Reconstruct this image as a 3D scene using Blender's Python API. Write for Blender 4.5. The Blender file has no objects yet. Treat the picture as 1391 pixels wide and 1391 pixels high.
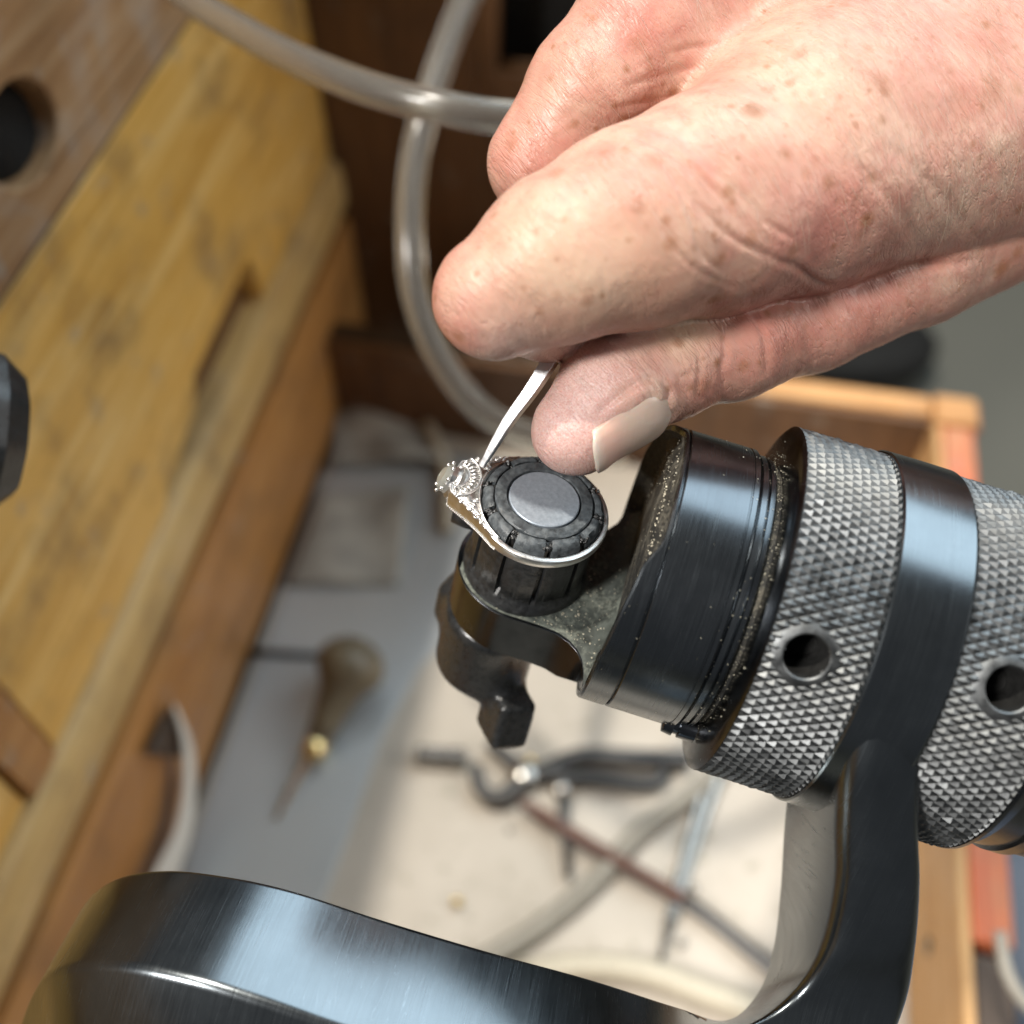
import bpy, bmesh, math, random
import numpy as np
from mathutils import Vector, Matrix, Quaternion
random.seed(7); rng = np.random.default_rng(11)
S = bpy.context.scene
C = S.collection
MM = 0.001
PI = math.pi
R_ = math.radians

# ------------------------------------------------------------------ camera
FPX, CPX, NPX = 1450.0, 695.5, 1391.0
d1 = np.array((0.187, 0.798, 0.572)); d1 /= np.linalg.norm(d1)          # bench depth (world Y) in lens axes
d2 = np.array((0.982, -0.146, -0.116)); d2 -= d1 * d1.dot(d2); d2 /= np.linalg.norm(d2)
d3 = -np.cross(d1, d2) if np.cross(d1, d2)[1] < 0 else np.cross(d1, d2)
W = np.array((d2, d1, d3))                                               # lens axes -> world
CAM = np.array((0.0, 0.0, 438.0))                                        # mm above the tray floor
cam_d = bpy.data.cameras.new('camera'); cam = bpy.data.objects.new('camera', cam_d); C.objects.link(cam)
Rv, Uv, Fv = W[:, 0], W[:, 1], W[:, 2]
m = Matrix.Identity(4)
for i in range(3):
    m[i][0], m[i][1], m[i][2] = Rv[i], Uv[i], -Fv[i]
    m[i][3] = CAM[i] * MM
cam.matrix_world = m
cam_d.sensor_width = 36; cam_d.lens = 36 * FPX / NPX
cam_d.clip_start = 0.005; cam_d.clip_end = 50
cam_d.dof.use_dof = True; cam_d.dof.focus_distance = 0.149; cam_d.dof.aperture_fstop = cam_d.lens / 3.7
S.camera = cam

def c2w(p): return CAM + np.asarray(p) @ W.T                             # lens-axes mm -> world mm
def ray(px, py): return np.array(((px - CPX) / FPX, (CPX - py) / FPX, 1.0))
def at(px, py, d): return c2w(ray(px, py) * d)                           # world mm
def on_z(px, py, z=0.0):
    r = W @ ray(px, py); return CAM + r * ((z - CAM[2]) / r[2])
def on_x(px, py, x):
    r = W @ ray(px, py); return CAM + r * ((x - CAM[0]) / r[0])

# ------------------------------------------------------------------ world, lamps, exposure
world = bpy.data.worlds.new('World'); S.world = world; world.use_nodes = True
bg = world.node_tree.nodes['Background']; bg.inputs[0].default_value = (0.86, 0.89, 0.93, 1); bg.inputs[1].default_value = 0.085

def aim(o, to):
    o.rotation_euler = (Vector(to) - o.location).to_track_quat('-Z', 'Y').to_euler()
sun_d = bpy.data.lights.new('sunbeam_lamp', 'SPOT'); sun_o = bpy.data.objects.new('sunbeam_lamp', sun_d); C.objects.link(sun_o)
sdir = Vector((-0.27, 0.14, 1.0)).normalized()
sun_o.location = sdir * 5.0; aim(sun_o, (0.0, 0.1, 0.2))
sun_d.energy = 700; sun_d.color = (1.0, 0.93, 0.82); sun_d.shadow_soft_size = 0.11; sun_d.spot_size = R_(40); sun_d.spot_blend = 0.3
win_d = bpy.data.lights.new('window_lamp', 'AREA'); win_o = bpy.data.objects.new('window_lamp', win_d); C.objects.link(win_o)
win_d.shape = 'RECTANGLE'; win_d.size = 1.5; win_d.size_y = 1.0; win_d.energy = 15; win_d.color = (0.74, 0.90, 1.0)
win_o.location = (0.42, 1.0, 1.29); aim(win_o, (0, 0.10, 0.3))

side_d = bpy.data.lights.new('side_fill_lamp', 'AREA'); side_o = bpy.data.objects.new('side_fill_lamp', side_d); C.objects.link(side_o)  # added fill lamp, stands in for frontal sunlight on the hand
side_d.shape = 'RECTANGLE'; side_d.size = 0.30; side_d.size_y = 0.40; side_d.energy = 50; side_d.color = (1.0, 0.96, 0.91)
side_o.location = (-1.05, -1.05, 1.95); aim(side_o, (0, 0.10, 0.3))
right_fill_d = bpy.data.lights.new('right_fill_lamp', 'AREA'); right_fill_o = bpy.data.objects.new('right_fill_lamp', right_fill_d); C.objects.link(right_fill_o)  # added fill lamp brightening the bench side and sheet from the right
right_fill_d.shape = 'RECTANGLE'; right_fill_d.size = 1.0; right_fill_d.size_y = 0.8; right_fill_d.energy = 8; right_fill_d.color = (1.0, 0.96, 0.90)
right_fill_o.location = (1.45, 0.25, 0.95); aim(right_fill_o, (-0.15, 0.15, 0.1))
S.view_settings.view_transform = 'Standard'; S.view_settings.look = 'None'
S.view_settings.exposure = 0.32; S.view_settings.gamma = 1.0
S.cycles.max_bounces = 8; S.cycles.caustics_reflective = False; S.cycles.caustics_refractive = False
S.cycles.use_denoising = True

# ------------------------------------------------------------------ material helper
class NT:
    def __init__(s, name):
        s.m = bpy.data.materials.new(name); s.m.use_nodes = True; s.t = s.m.node_tree
        s.b = s.t.nodes['Principled BSDF']; s.co = s.t.nodes.new('ShaderNodeTexCoord')
    def n(s, typ, **k):
        nd = s.t.nodes.new(typ)
        for a, v in k.items(): setattr(nd, a, v)
        return nd
    def link(s, a, b): s.t.links.new(a, b)
    def vec(s, scale=(1, 1, 1), rot=(0, 0, 0)):
        mp = s.n('ShaderNodeMapping'); mp.inputs['Scale'].default_value = scale; mp.inputs['Rotation'].default_value = rot
        s.link(s.co.outputs['Object'], mp.inputs[0]); return mp.outputs[0]
    def noise(s, scale, detail=4, rough=0.55, vec=None, dist=0.0):
        nd = s.n('ShaderNodeTexNoise'); nd.inputs['Scale'].default_value = scale; nd.inputs['Detail'].default_value = detail
        nd.inputs['Roughness'].default_value = rough; nd.inputs['Distortion'].default_value = dist
        s.link(vec if vec else s.co.outputs['Object'], nd.inputs['Vector']); return nd.outputs['Fac']
    def vor(s, scale, vec=None, feature='F1', out='Distance'):
        nd = s.n('ShaderNodeTexVoronoi', feature=feature); nd.inputs['Scale'].default_value = scale
        s.link(vec if vec else s.co.outputs['Object'], nd.inputs['Vector']); return nd.outputs[out]
    def ramp(s, fac, stops, interp='LINEAR'):
        nd = s.n('ShaderNodeValToRGB'); cr = nd.color_ramp; cr.interpolation = interp
        while len(cr.elements) < len(stops): cr.elements.new(0.5)
        for e, (p, c) in zip(cr.elements, stops):
            e.position = p; e.color = (c, c, c, 1) if not hasattr(c, '__len__') else (*c[:3], 1)
        s.link(fac, nd.inputs[0]); return nd.outputs[0]
    def mix(s, fac, a, b, blend='MIX'):
        nd = s.n('ShaderNodeMix', data_type='RGBA', blend_type=blend)
        if hasattr(fac, 'links'): s.link(fac, nd.inputs[0])
        else: nd.inputs[0].default_value = fac
        for sock, v in ((nd.inputs[6], a), (nd.inputs[7], b)):
            if hasattr(v, 'links'): s.link(v, sock)
            else: sock.default_value = (*v[:3], 1)
        return nd.outputs[2]
    def math(s, op, a, b=None):
        nd = s.n('ShaderNodeMath', operation=op)
        for i, v in enumerate((a, b)):
            if v is None: continue
            if hasattr(v, 'links'): s.link(v, nd.inputs[i])
            else: nd.inputs[i].default_value = v
        return nd.outputs[0]
    def bump(s, h, dist, strength=1.0):
        nd = s.n('ShaderNodeBump'); nd.inputs['Distance'].default_value = dist; nd.inputs['Strength'].default_value = strength
        s.link(h, nd.inputs['Height'])
        prev = s.b.inputs['Normal'].links
        if prev: s.link(prev[0].from_socket, nd.inputs['Normal'])
        s.link(nd.outputs[0], s.b.inputs['Normal'])
    def set(s, **k):
        for a, v in k.items():
            sock = s.b.inputs[a.replace('_', ' ')]
            if hasattr(v, 'links'): s.link(v, sock)
            elif hasattr(v, '__len__') and len(v) == 3 and sock.type == 'RGBA': sock.default_value = (*v, 1)
            else: sock.default_value = v
        return s

M = {}
def wood(name, dark, mid, light, axis='Y', grime=(0.10, 0.09, 0.08), gamt=0.5, rough=0.5, scale=1.0):
    t = NT(name)
    st = {'Y': (60, 4, 60), 'X': (4, 60, 60), 'Z': (60, 60, 4)}[axis]
    v = t.vec(tuple(x * scale for x in st))
    a = t.noise(2.2, 6, 0.6, v, 1.2); b = t.noise(14, 4, 0.6, v)
    c = t.ramp(a, [(0.28, dark), (0.5, mid), (0.72, light)])
    c = t.mix(t.ramp(b, [(0.35, 0.0), (0.75, 0.35)]), c, dark)
    g = t.noise(26, 6, 0.65)
    c = t.mix(t.ramp(g, [(0.50, 0.0), (0.72, gamt)]), c, grime)
    g2 = t.noise(70, 5, 0.6)
    c = t.mix(t.ramp(g2, [(0.60, 0.0), (0.74, gamt)]), c, (0.30, 0.27, 0.23))
    t.set(Base_Color=c, Roughness=t.ramp(g, [(0.3, rough - 0.1), (0.7, rough + 0.15)]))
    t.bump(t.math('ADD', b, g2), 0.0006, 0.5)
    M[name] = t.m
wood('yellow_wood', (0.52, 0.27, 0.05), (0.72, 0.425, 0.105), (0.84, 0.60, 0.25), 'Y', (0.13, 0.085, 0.05), 0.72, 0.45)
wood('brown_wood', (0.27, 0.115, 0.03), (0.43, 0.20, 0.055), (0.54, 0.29, 0.10), 'Y', (0.09, 0.06, 0.04), 0.5, 0.45)
wood('lip_wood', (0.40, 0.24, 0.08), (0.56, 0.37, 0.14), (0.66, 0.47, 0.22), 'Y', (0.12, 0.09, 0.06), 0.5, 0.45)
wood('top_wood', (0.22, 0.11, 0.045), (0.32, 0.18, 0.08), (0.44, 0.29, 0.16), 'Y', (0.36, 0.31, 0.26), 0.85, 0.6)
wood('dark_wood', (0.075, 0.032, 0.012), (0.13, 0.058, 0.02), (0.19, 0.09, 0.034), 'Z', (0.05, 0.03, 0.02), 0.4, 0.5)
wood('tray_wood', (0.40, 0.20, 0.07), (0.56, 0.32, 0.13), (0.66, 0.42, 0.20), 'Y', (0.22, 0.12, 0.06), 0.4, 0.5)
wood('tray_wood_cross', (0.40, 0.18, 0.06), (0.52, 0.26, 0.09), (0.62, 0.36, 0.15), 'X', (0.22, 0.12, 0.06), 0.4, 0.5)
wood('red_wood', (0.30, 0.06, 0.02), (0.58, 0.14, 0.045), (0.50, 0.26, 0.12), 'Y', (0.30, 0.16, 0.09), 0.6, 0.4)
wood('shade_and_scrap_brown', (0.03, 0.016, 0.008), (0.05, 0.028, 0.014), (0.08, 0.045, 0.022), 'Y', (0.05, 0.04, 0.03), 0.3, 0.45)  # dark brown painting shade onto tray rims; also the scrap's own colour

def simple(name, col, rough=0.5, metal=0.0, nscale=300, namt=0.25, bump=0.0, dust=None, damt=0.0, dscale=900, **kw):
    t = NT(name)
    a = t.noise(nscale, 5, 0.6)
    c = t.mix(t.ramp(a, [(0.3, 0.0), (0.75, 1.0)]), tuple(x * (1 - namt) for x in col), tuple(min(1, x * (1 + namt)) for x in col))
    r = t.ramp(a, [(0.3, max(0.02, rough * 0.8)), (0.7, min(1, rough * 1.25))])
    mt = metal
    if dust:
        dn = t.math('MULTIPLY', t.noise(dscale, 6, 0.7), t.noise(dscale * 0.12, 3, 0.5))
        f = t.ramp(dn, [(0.30 - 0.1 * damt, 0.0), (0.42 - 0.05 * damt, damt)])
        c = t.mix(f, c, dust); r = t.mix(f, r, (0.9, 0.9, 0.9))
        mt = t.ramp(f, [(0.0, metal), (1.0, 0.0)])
    t.set(Base_Color=c, Roughness=r, Metallic=mt, **kw)
    if bump: t.bump(a, bump, 0.6)
    M[name] = t.m
    return t
simple('blued_steel', (0.11, 0.118, 0.13), 0.22, 1.0, 300, 0.12, 0.0)
def brushed(name, col, rough, rot_axis, aniso=0.0, dust=None, damt=0.0):
    t = NT(name)
    sc = {'X': (6000, 120, 120), 'Y': (120, 6000, 120), 'N': (500, 500, 500)}[rot_axis]
    a = t.noise(1.0, 4, 0.6, t.vec(sc)); b = t.noise(110, 4, 0.6)
    c = t.mix(t.ramp(b, [(0.3, 0.0), (0.7, 1.0)]), tuple(x * 0.9 for x in col), tuple(x * 1.08 for x in col))
    r = t.ramp(t.math('MULTIPLY', a, t.math('ADD', b, 0.5)), [(0.2, rough * 0.8), (0.8, min(1, rough * 1.35))])
    mt = 1.0
    if dust:
        f = t.ramp(t.noise(1700, 5, 0.75), [(0.58, 0.0), (0.70, damt)])
        c = t.mix(f, c, dust); mt = t.ramp(f, [(0, 1.0), (1, 0.0)]); r = t.mix(f, r, (0.9, 0.9, 0.9))
    scr = t.noise(1.0, 1, 0.4, t.vec((900, 90, 260), (0.4, 0.9, 0.3)), 0.3)
    sm_ = t.math('MULTIPLY', t.ramp(scr, [(0.492, 0.0), (0.5, 1.0), (0.508, 0.0)]), t.ramp(t.noise(60, 3, 0.6), [(0.50, 0.0), (0.66, 0.35)]))
    c = t.mix(sm_, c, tuple(min(1, x * 1.6) for x in col))
    t.set(Base_Color=c, Roughness=r, Metallic=mt)
    t.bump(a, 0.000012, 0.5); t.bump(sm_, 0.00001, 0.4)
    M[name] = t.m
brushed('collar_steel', (0.145, 0.16, 0.175), 0.23, 'X')
brushed('bracket_steel', (0.175, 0.195, 0.21), 0.22, 'X')
simple('knurl_steel', (0.17, 0.178, 0.182), 0.47, 1.0, 500, 0.35, 0.0)
simple('gap_grime', (0.030, 0.030, 0.028), 0.6, 0.3, 1200, 0.5, 0.0003, (0.17, 0.155, 0.12), 0.7, 1800)
simple('hole_shade', (0.006, 0.006, 0.0055), 0.85, 0.0, 900, 0.5)  # near-black that paints the shade inside the spanner holes
simple('plate_grime', (0.070, 0.080, 0.072), 0.55, 0.3, 350, 0.6, 0.0002, (0.26, 0.28, 0.23), 0.7, 1600)
simple('black_rubber', (0.020, 0.021, 0.022), 0.34, 0.0, 1100, 0.5, 0.00018, (0.07, 0.075, 0.08), 0.2, 1800)
simple('jaw_rubber', (0.070, 0.080, 0.088), 0.40, 0.0, 900, 0.55, 0.00030, (0.17, 0.19, 0.20), 0.55, 1500)
simple('black_plastic', (0.018, 0.019, 0.020), 0.28, 0.0, 900, 0.4, 0.0, (0.05, 0.05, 0.045), 0.1, 2500)
t = NT('plug_metal')
wv = t.n('ShaderNodeTexWave', wave_type='RINGS', rings_direction='Z'); wv.inputs['Scale'].default_value = 260; wv.inputs['Distortion'].default_value = 5; wv.inputs['Detail'].default_value = 3
t.link(t.co.outputs['Object'], wv.inputs['Vector'])
a = t.noise(1500, 5, 0.7)
t.set(Base_Color=t.mix(t.ramp(a, [(0.35, 0.0), (0.7, 1.0)]), (0.33, 0.385, 0.45), (0.47, 0.53, 0.60)), Roughness=0.45, Metallic=0.45)
t.bump(t.math('ADD', t.math('MULTIPLY', wv.outputs['Fac'], 0.35), a), 0.00006, 0.6); M['plug_metal'] = t.m
simple('silver', (0.90, 0.895, 0.88), 0.33, 1.0, 900, 0.08)
simple('old_silver', (0.62, 0.61, 0.59), 0.36, 1.0, 2200, 0.35, 0.00006)
simple('tool_steel', (0.82, 0.82, 0.83), 0.33, 1.0, 1200, 0.03)
t = NT('gem_glass'); t.set(Base_Color=(0.97, 1.0, 0.93), Roughness=0.0, IOR=2.0, Transmission_Weight=0.85); M['gem_glass'] = t.m
# clear plastic hose
t = NT('hose_plastic'); a = t.noise(500, 3, 0.5)
t.set(Base_Color=t.mix(a, (0.72, 0.68, 0.60), (0.86, 0.83, 0.76)), Roughness=0.16, Transmission_Weight=0.92, IOR=1.34)
M['hose_plastic'] = t.m
t = NT('hose_air'); t.set(Base_Color=(0.9, 0.88, 0.84), Roughness=0.2, Transmission_Weight=0.95, IOR=0.80); M['hose_air'] = t.m
simple('grey_hose', (0.28, 0.26, 0.22), 0.4, 0.0, 400, 0.2)
simple('cream_hose', (0.52, 0.47, 0.37), 0.4, 0.0, 400, 0.15)
simple('white_strip', (0.72, 0.69, 0.63), 0.5, 0.0, 200, 0.1)
simple('iron', (0.10, 0.10, 0.10), 0.45, 0.8, 400, 0.4)
simple('bright_iron', (0.45, 0.43, 0.40), 0.25, 1.0, 400, 0.3)
simple('brass', (0.75, 0.58, 0.28), 0.22, 1.0, 500, 0.2)
simple('rust_red', (0.12, 0.055, 0.038), 0.5, 0.0, 250, 0.4)
simple('denim', (0.12, 0.145, 0.19), 0.9, 0.0, 600, 0.4, 0.0006)
simple('matt_black', (0.006, 0.0055, 0.005), 0.8, 0.0, 200, 0.5)  # plain black; also paints the shade in bench gaps and finger hole
simple('oil_wood', (0.16, 0.13, 0.085), 0.42, 0.0, 150, 0.35)
simple('crumb', (0.46, 0.43, 0.34), 0.4, 0.4, 1500, 0.5)
t = NT('tray_sheet'); a = t.noise(12, 6, 0.6); b = t.noise(60, 6, 0.7)
c = t.ramp(a, [(0.30, (0.42, 0.375, 0.315)), (0.55, (0.52, 0.47, 0.405)), (0.75, (0.58, 0.53, 0.465))])
c = t.mix(t.ramp(b, [(0.60, 0.0), (0.75, 0.55)]), c, (0.36, 0.30, 0.23))
c = t.mix(t.ramp(t.noise(180, 4, 0.6), [(0.66, 0.0), (0.76, 0.6)]), c, (0.25, 0.22, 0.18))
t.set(Base_Color=c, Roughness=0.65); t.bump(b, 0.001, 0.4); M['tray_sheet'] = t.m
t = NT('shaded_zinc'); a = t.noise(18, 5, 0.6); b = t.noise(9, 3, 0.5, t.vec((1, 0.35, 1)))
t.set(Base_Color=t.mix(a, (0.40, 0.43, 0.45), (0.50, 0.52, 0.53)), Roughness=0.36, Metallic=0.35)
t.bump(b, 0.004, 0.4); M['shaded_zinc'] = t.m
t = NT('concrete'); a = t.noise(4, 6, 0.6)
t.set(Base_Color=t.mix(a, (0.10, 0.10, 0.085), (0.13, 0.128, 0.108)), Roughness=0.8); M['concrete'] = t.m

# skin
t = NT('skin')
big = t.noise(75, 4, 0.55); mid = t.noise(330, 5, 0.6)
c = t.ramp(big, [(0.34, (0.45, 0.218, 0.158)), (0.50, (0.53, 0.305, 0.23)), (0.64, (0.585, 0.39, 0.295))])
c = t.mix(t.ramp(mid, [(0.42, 0.0), (0.70, 0.50)]), c, (0.50, 0.19, 0.15))
att = t.n('ShaderNodeAttribute', attribute_name='tone'); sep = t.n('ShaderNodeSeparateColor'); t.link(att.outputs['Color'], sep.inputs[0])
c = t.mix(sep.outputs[0], c, (0.56, 0.20, 0.165))            # pink
c = t.mix(sep.outputs[1], c, (0.66, 0.49, 0.345))             # pale, stretched over bone
for sc_f, rad_f, am_f in ((190, 0.50, 0.70), (330, 0.50, 0.75), (520, 0.45, 0.6)):
    fd = t.vor(sc_f); fcol = t.vor(sc_f, out='Color'); fs = t.n('ShaderNodeSeparateColor'); t.link(fcol, fs.inputs[0])
    fq = t.math('DIVIDE', t.math('ADD', fd, t.math('MULTIPLY', t.math('SUBTRACT', t.noise(1500, 3, 0.6), 0.5), 0.10)), t.math('MULTIPLY', t.math('POWER', fs.outputs[0], 1.7), rad_f))
    f = t.math('MULTIPLY', t.ramp(fq, [(0.30, 1.0), (1.0, 0.0)]), t.math('MULTIPLY', fs.outputs[1], am_f))
    c = t.mix(f, c, (0.29, 0.115, 0.045))
dn = t.noise(4200, 4, 0.7)
pow_ = t.math('MULTIPLY', t.ramp(dn, [(0.33, 0.15), (0.68, 0.85)]), sep.outputs[2])
c = t.mix(pow_, c, (0.78, 0.68, 0.65))
t.set(Base_Color=c, Subsurface_Weight=0.22, Subsurface_Scale=0.0016, Specular_IOR_Level=0.42)
t.b.inputs['Subsurface Radius'].default_value = (1.0, 0.32, 0.18)
t.set(Roughness=t.ramp(t.noise(900, 4, 0.6), [(0.3, 0.30), (0.7, 0.46)]))
# fine skin lattice and directional lines
sa = t.n('ShaderNodeAttribute', attribute_name='skinco')
def sv(scale, rot=0.0):
    mp = t.n('ShaderNodeMapping'); mp.inputs['Scale'].default_value = scale; mp.inputs['Rotation'].default_value = (0, 0, rot); t.link(sa.outputs['Vector'], mp.inputs[0]); return mp.outputs[0]
l1 = t.noise(1.0, 3, 0.55, sv((1.9, 0.22, 0.35)), 0.4)
l2 = t.noise(1.0, 3, 0.55, sv((3.6, 0.5, 0.8), 0.5), 0.3)
l3 = t.noise(1.0, 2, 0.5, sv((0.45, 3.2, 0.9), -0.3), 0.3)
vr = t.vor(1.5, sv((1.0, 0.75, 1.0), 0.2), 'DISTANCE_TO_EDGE')
def ridge(x, w=0.035): return t.ramp(x, [(0.5 - w, 1.0), (0.5, 0.0), (0.5 + w, 1.0)])
g1 = ridge(t.noise(1.0, 2, 0.5, sv((0.95, 0.13, 0.25), 0.06), 0.5), 0.045)
g2 = ridge(t.noise(1.0, 2, 0.5, sv((1.1, 0.20, 0.3), 0.75), 0.5), 0.04)
h = t.math('ADD', t.math('ADD', l1, t.math('MULTIPLY', l2, 0.6)), t.math('MULTIPLY', l3, 0.3))
h = t.math('ADD', h, t.math('MULTIPLY', t.ramp(vr, [(0.0, 0.0), (0.22, 1.0)]), 0.12))
h = t.math('ADD', h, t.math('ADD', t.math('MULTIPLY', g1, 0.55), t.math('MULTIPLY', g2, 0.30)))
hm_ = t.ramp(t.noise(95, 3, 0.6), [(0.35, 0.25), (0.65, 1.0)])
t.bump(t.math('MULTIPLY', h, hm_), 0.00034, 0.5)
t.bump(mid, 0.00012, 0.3)
M['skin'] = t.m
t = NT('nail'); a = t.noise(1.0, 3, 0.5, t.vec((2500, 200, 200)))
att = t.n('ShaderNodeAttribute', attribute_name='tone'); sep = t.n('ShaderNodeSeparateColor'); t.link(att.outputs['Color'], sep.inputs[0])
c = t.mix(sep.outputs[0], t.mix(t.noise(150, 3, 0.5), (0.52, 0.37, 0.30), (0.58, 0.455, 0.375)), (0.66, 0.62, 0.54))
c = t.mix(sep.outputs[1], c, (0.66, 0.40, 0.33))
t.set(Base_Color=c, Roughness=0.24, Subsurface_Weight=0.3, Subsurface_Scale=0.0015); t.bump(a, 0.00005, 0.5); M['nail'] = t.m

# ------------------------------------------------------------------ object helpers (vertices in mm)
def link(name, verts, faces, mat, parent=None, smooth=True, bevel=0, seg=2, sub=0, auto=None, kind=None):
    me = bpy.data.meshes.new(name)
    me.from_pydata([tuple(float(q) * MM for q in v) for v in verts], [], [tuple(f) for f in faces])
    bm = bmesh.new(); bm.from_mesh(me); bmesh.ops.recalc_face_normals(bm, faces=bm.faces); bm.to_mesh(me); bm.free()
    return _fin(name, me, mat, parent, smooth, bevel, seg, sub, auto, kind)
def _fin(name, me, mat, parent, smooth, bevel=0, seg=2, sub=0, auto=None, kind=None):
    o = bpy.data.objects.new(name, me); C.objects.link(o)
    if mat: me.materials.append(M[mat] if isinstance(mat, str) else mat)
    me.polygons.foreach_set('use_smooth', [smooth] * len(me.polygons))
    if parent: o.parent = parent
    if bevel:
        b = o.modifiers.new('bevel', 'BEVEL'); b.width = bevel * MM; b.segments = seg; b.limit_method = 'ANGLE'; b.angle_limit = R_(28)
        b.harden_normals = False
    if sub:
        s = o.modifiers.new('sub', 'SUBSURF'); s.levels = s.render_levels = sub
    if auto is not None or bevel:
        me.set_sharp_from_angle(angle=R_(auto if auto is not None else 40))
    if kind: o['kind'] = kind
    return o
def tag(o, label, cat, group=None):
    o['label'] = label; o['category'] = cat
    if group: o['group'] = group
    return o
def empty(name, loc=(0, 0, 0), mat=None):
    o = bpy.data.objects.new(name, None); C.objects.link(o); o.empty_display_size = 0.01
    if mat is not None: o.matrix_world = mat
    else: o.location = [q * MM for q in loc]
    return o
def box(name, lo, hi, mat, parent=None, bevel=0.8, org=(0, 0, 0), kind=None):
    lo = np.array(lo, float) - org; hi = np.array(hi, float) - org
    v = [(x, y, z) for x in (lo[0], hi[0]) for y in (lo[1], hi[1]) for z in (lo[2], hi[2])]
    f = [(0, 1, 3, 2), (4, 6, 7, 5), (0, 4, 5, 1), (2, 3, 7, 6), (0, 2, 6, 4), (1, 5, 7, 3)]
    return link(name, v, f, mat, parent, True, bevel, kind=kind)
def lathe(profile, n=96, axis='X', c=(0, 0, 0), close=True, rfun=None):
    vs, fs = [], []
    for (a, r) in profile:
        for i in range(n):
            t = 2 * PI * i / n; rr = r * (rfun(a, t) if rfun else 1)
            if axis == 'X': vs.append((c[0] + a, c[1] + rr * math.sin(t), c[2] + rr * math.cos(t)))
            else: vs.append((c[0] + rr * math.cos(t), c[1] + rr * math.sin(t), c[2] + a))
    k = len(profile)
    for j in range(k - 1):
        for i in range(n): fs.append((j * n + i, j * n + (i + 1) % n, (j + 1) * n + (i + 1) % n, (j + 1) * n + i))
    if close:
        fs.append(tuple(range(n))); fs.append(tuple((k - 1) * n + i for i in range(n)))
    return vs, fs
def crom(pts, per=8):
    p = [np.array(q, float) for q in pts]; p = [2 * p[0] - p[1]] + p + [2 * p[-1] - p[-2]]; out = []
    for i in range(1, len(p) - 2):
        for s in range(per):
            t = s / per; a, b, c, d = p[i - 1], p[i], p[i + 1], p[i + 2]
            out.append(0.5 * (2 * b + (c - a) * t + (2 * a - 5 * b + 4 * c - d) * t * t + (3 * b - a - 3 * c + d) * t ** 3))
    out.append(p[-2]); return out
def tube(pts, r, n=16, caps=True):
    pts = [np.array(p, float) for p in pts]; rs = r if hasattr(r, '__len__') else [r] * len(pts)
    vs, fs = [], []; T0 = pts[1] - pts[0]; T0 = T0 / np.linalg.norm(T0)
    u = np.cross(T0, (0.3, 0.5, 0.81)); u /= np.linalg.norm(u)
    for i, p in enumerate(pts):
        T = pts[min(i + 1, len(pts) - 1)] - pts[max(i - 1, 0)]; T = T / np.linalg.norm(T)
        u = u - T * u.dot(T); u /= np.linalg.norm(u); w = np.cross(T, u)
        for k in range(n):
            t = 2 * PI * k / n; vs.append(p + (u * math.cos(t) + w * math.sin(t)) * rs[i])
    for i in range(len(pts) - 1):
        for k in range(n): fs.append((i * n + k, i * n + (k + 1) % n, (i + 1) * n + (k + 1) % n, (i + 1) * n + k))
    if caps: fs.append(tuple(range(n))); fs.append(tuple((len(pts) - 1) * n + k for k in range(n)))
    return vs, fs
def join(*parts):
    vs, fs = [], []
    for v, f in parts:
        b = len(vs); vs += list(v); fs += [tuple(i + b for i in q) for q in f]
    return vs, fs
def ico(c, r, sub=1):
    bm = bmesh.new(); bmesh.ops.create_icosphere(bm, subdivisions=sub, radius=1)
    rr = np.array(r if hasattr(r, '__len__') else (r, r, r))
    v = [np.array(c) + np.array(q.co) * rr for q in bm.verts]; f = [tuple(x.index for x in q.verts) for q in bm.faces]
    bm.free(); return v, f
def plate(outer, holes, z0, z1, tr):
    """flat board with real holes: outline and holes in 2D, extruded z0..z1, mapped to 3D by tr(u, v, z)"""
    bm = bmesh.new(); loops = []
    for lp in [outer] + holes:
        vs = [bm.verts.new((p[0], p[1], 0)) for p in lp]; es = [bm.edges.new((vs[i], vs[(i + 1) % len(vs)])) for i in range(len(vs))]
        loops.append(vs)
    bmesh.ops.triangle_fill(bm, use_beauty=True, edges=bm.edges[:])
    bm.verts.index_update()
    tri = [tuple(v.index for v in f.verts) for f in bm.faces]; P = [tuple(v.co) for v in bm.verts]; n = len(P)
    V = [tr(p[0], p[1], z1) for p in P] + [tr(p[0], p[1], z0) for p in P]
    F = tri + [tuple(i + n for i in reversed(f)) for f in tri]
    for vs in loops:
        for i in range(len(vs)):
            a, b = vs[i].index, vs[(i + 1) % len(vs)].index; F.append((a, b, b + n, a + n))
    bm.free(); return V, F

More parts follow.
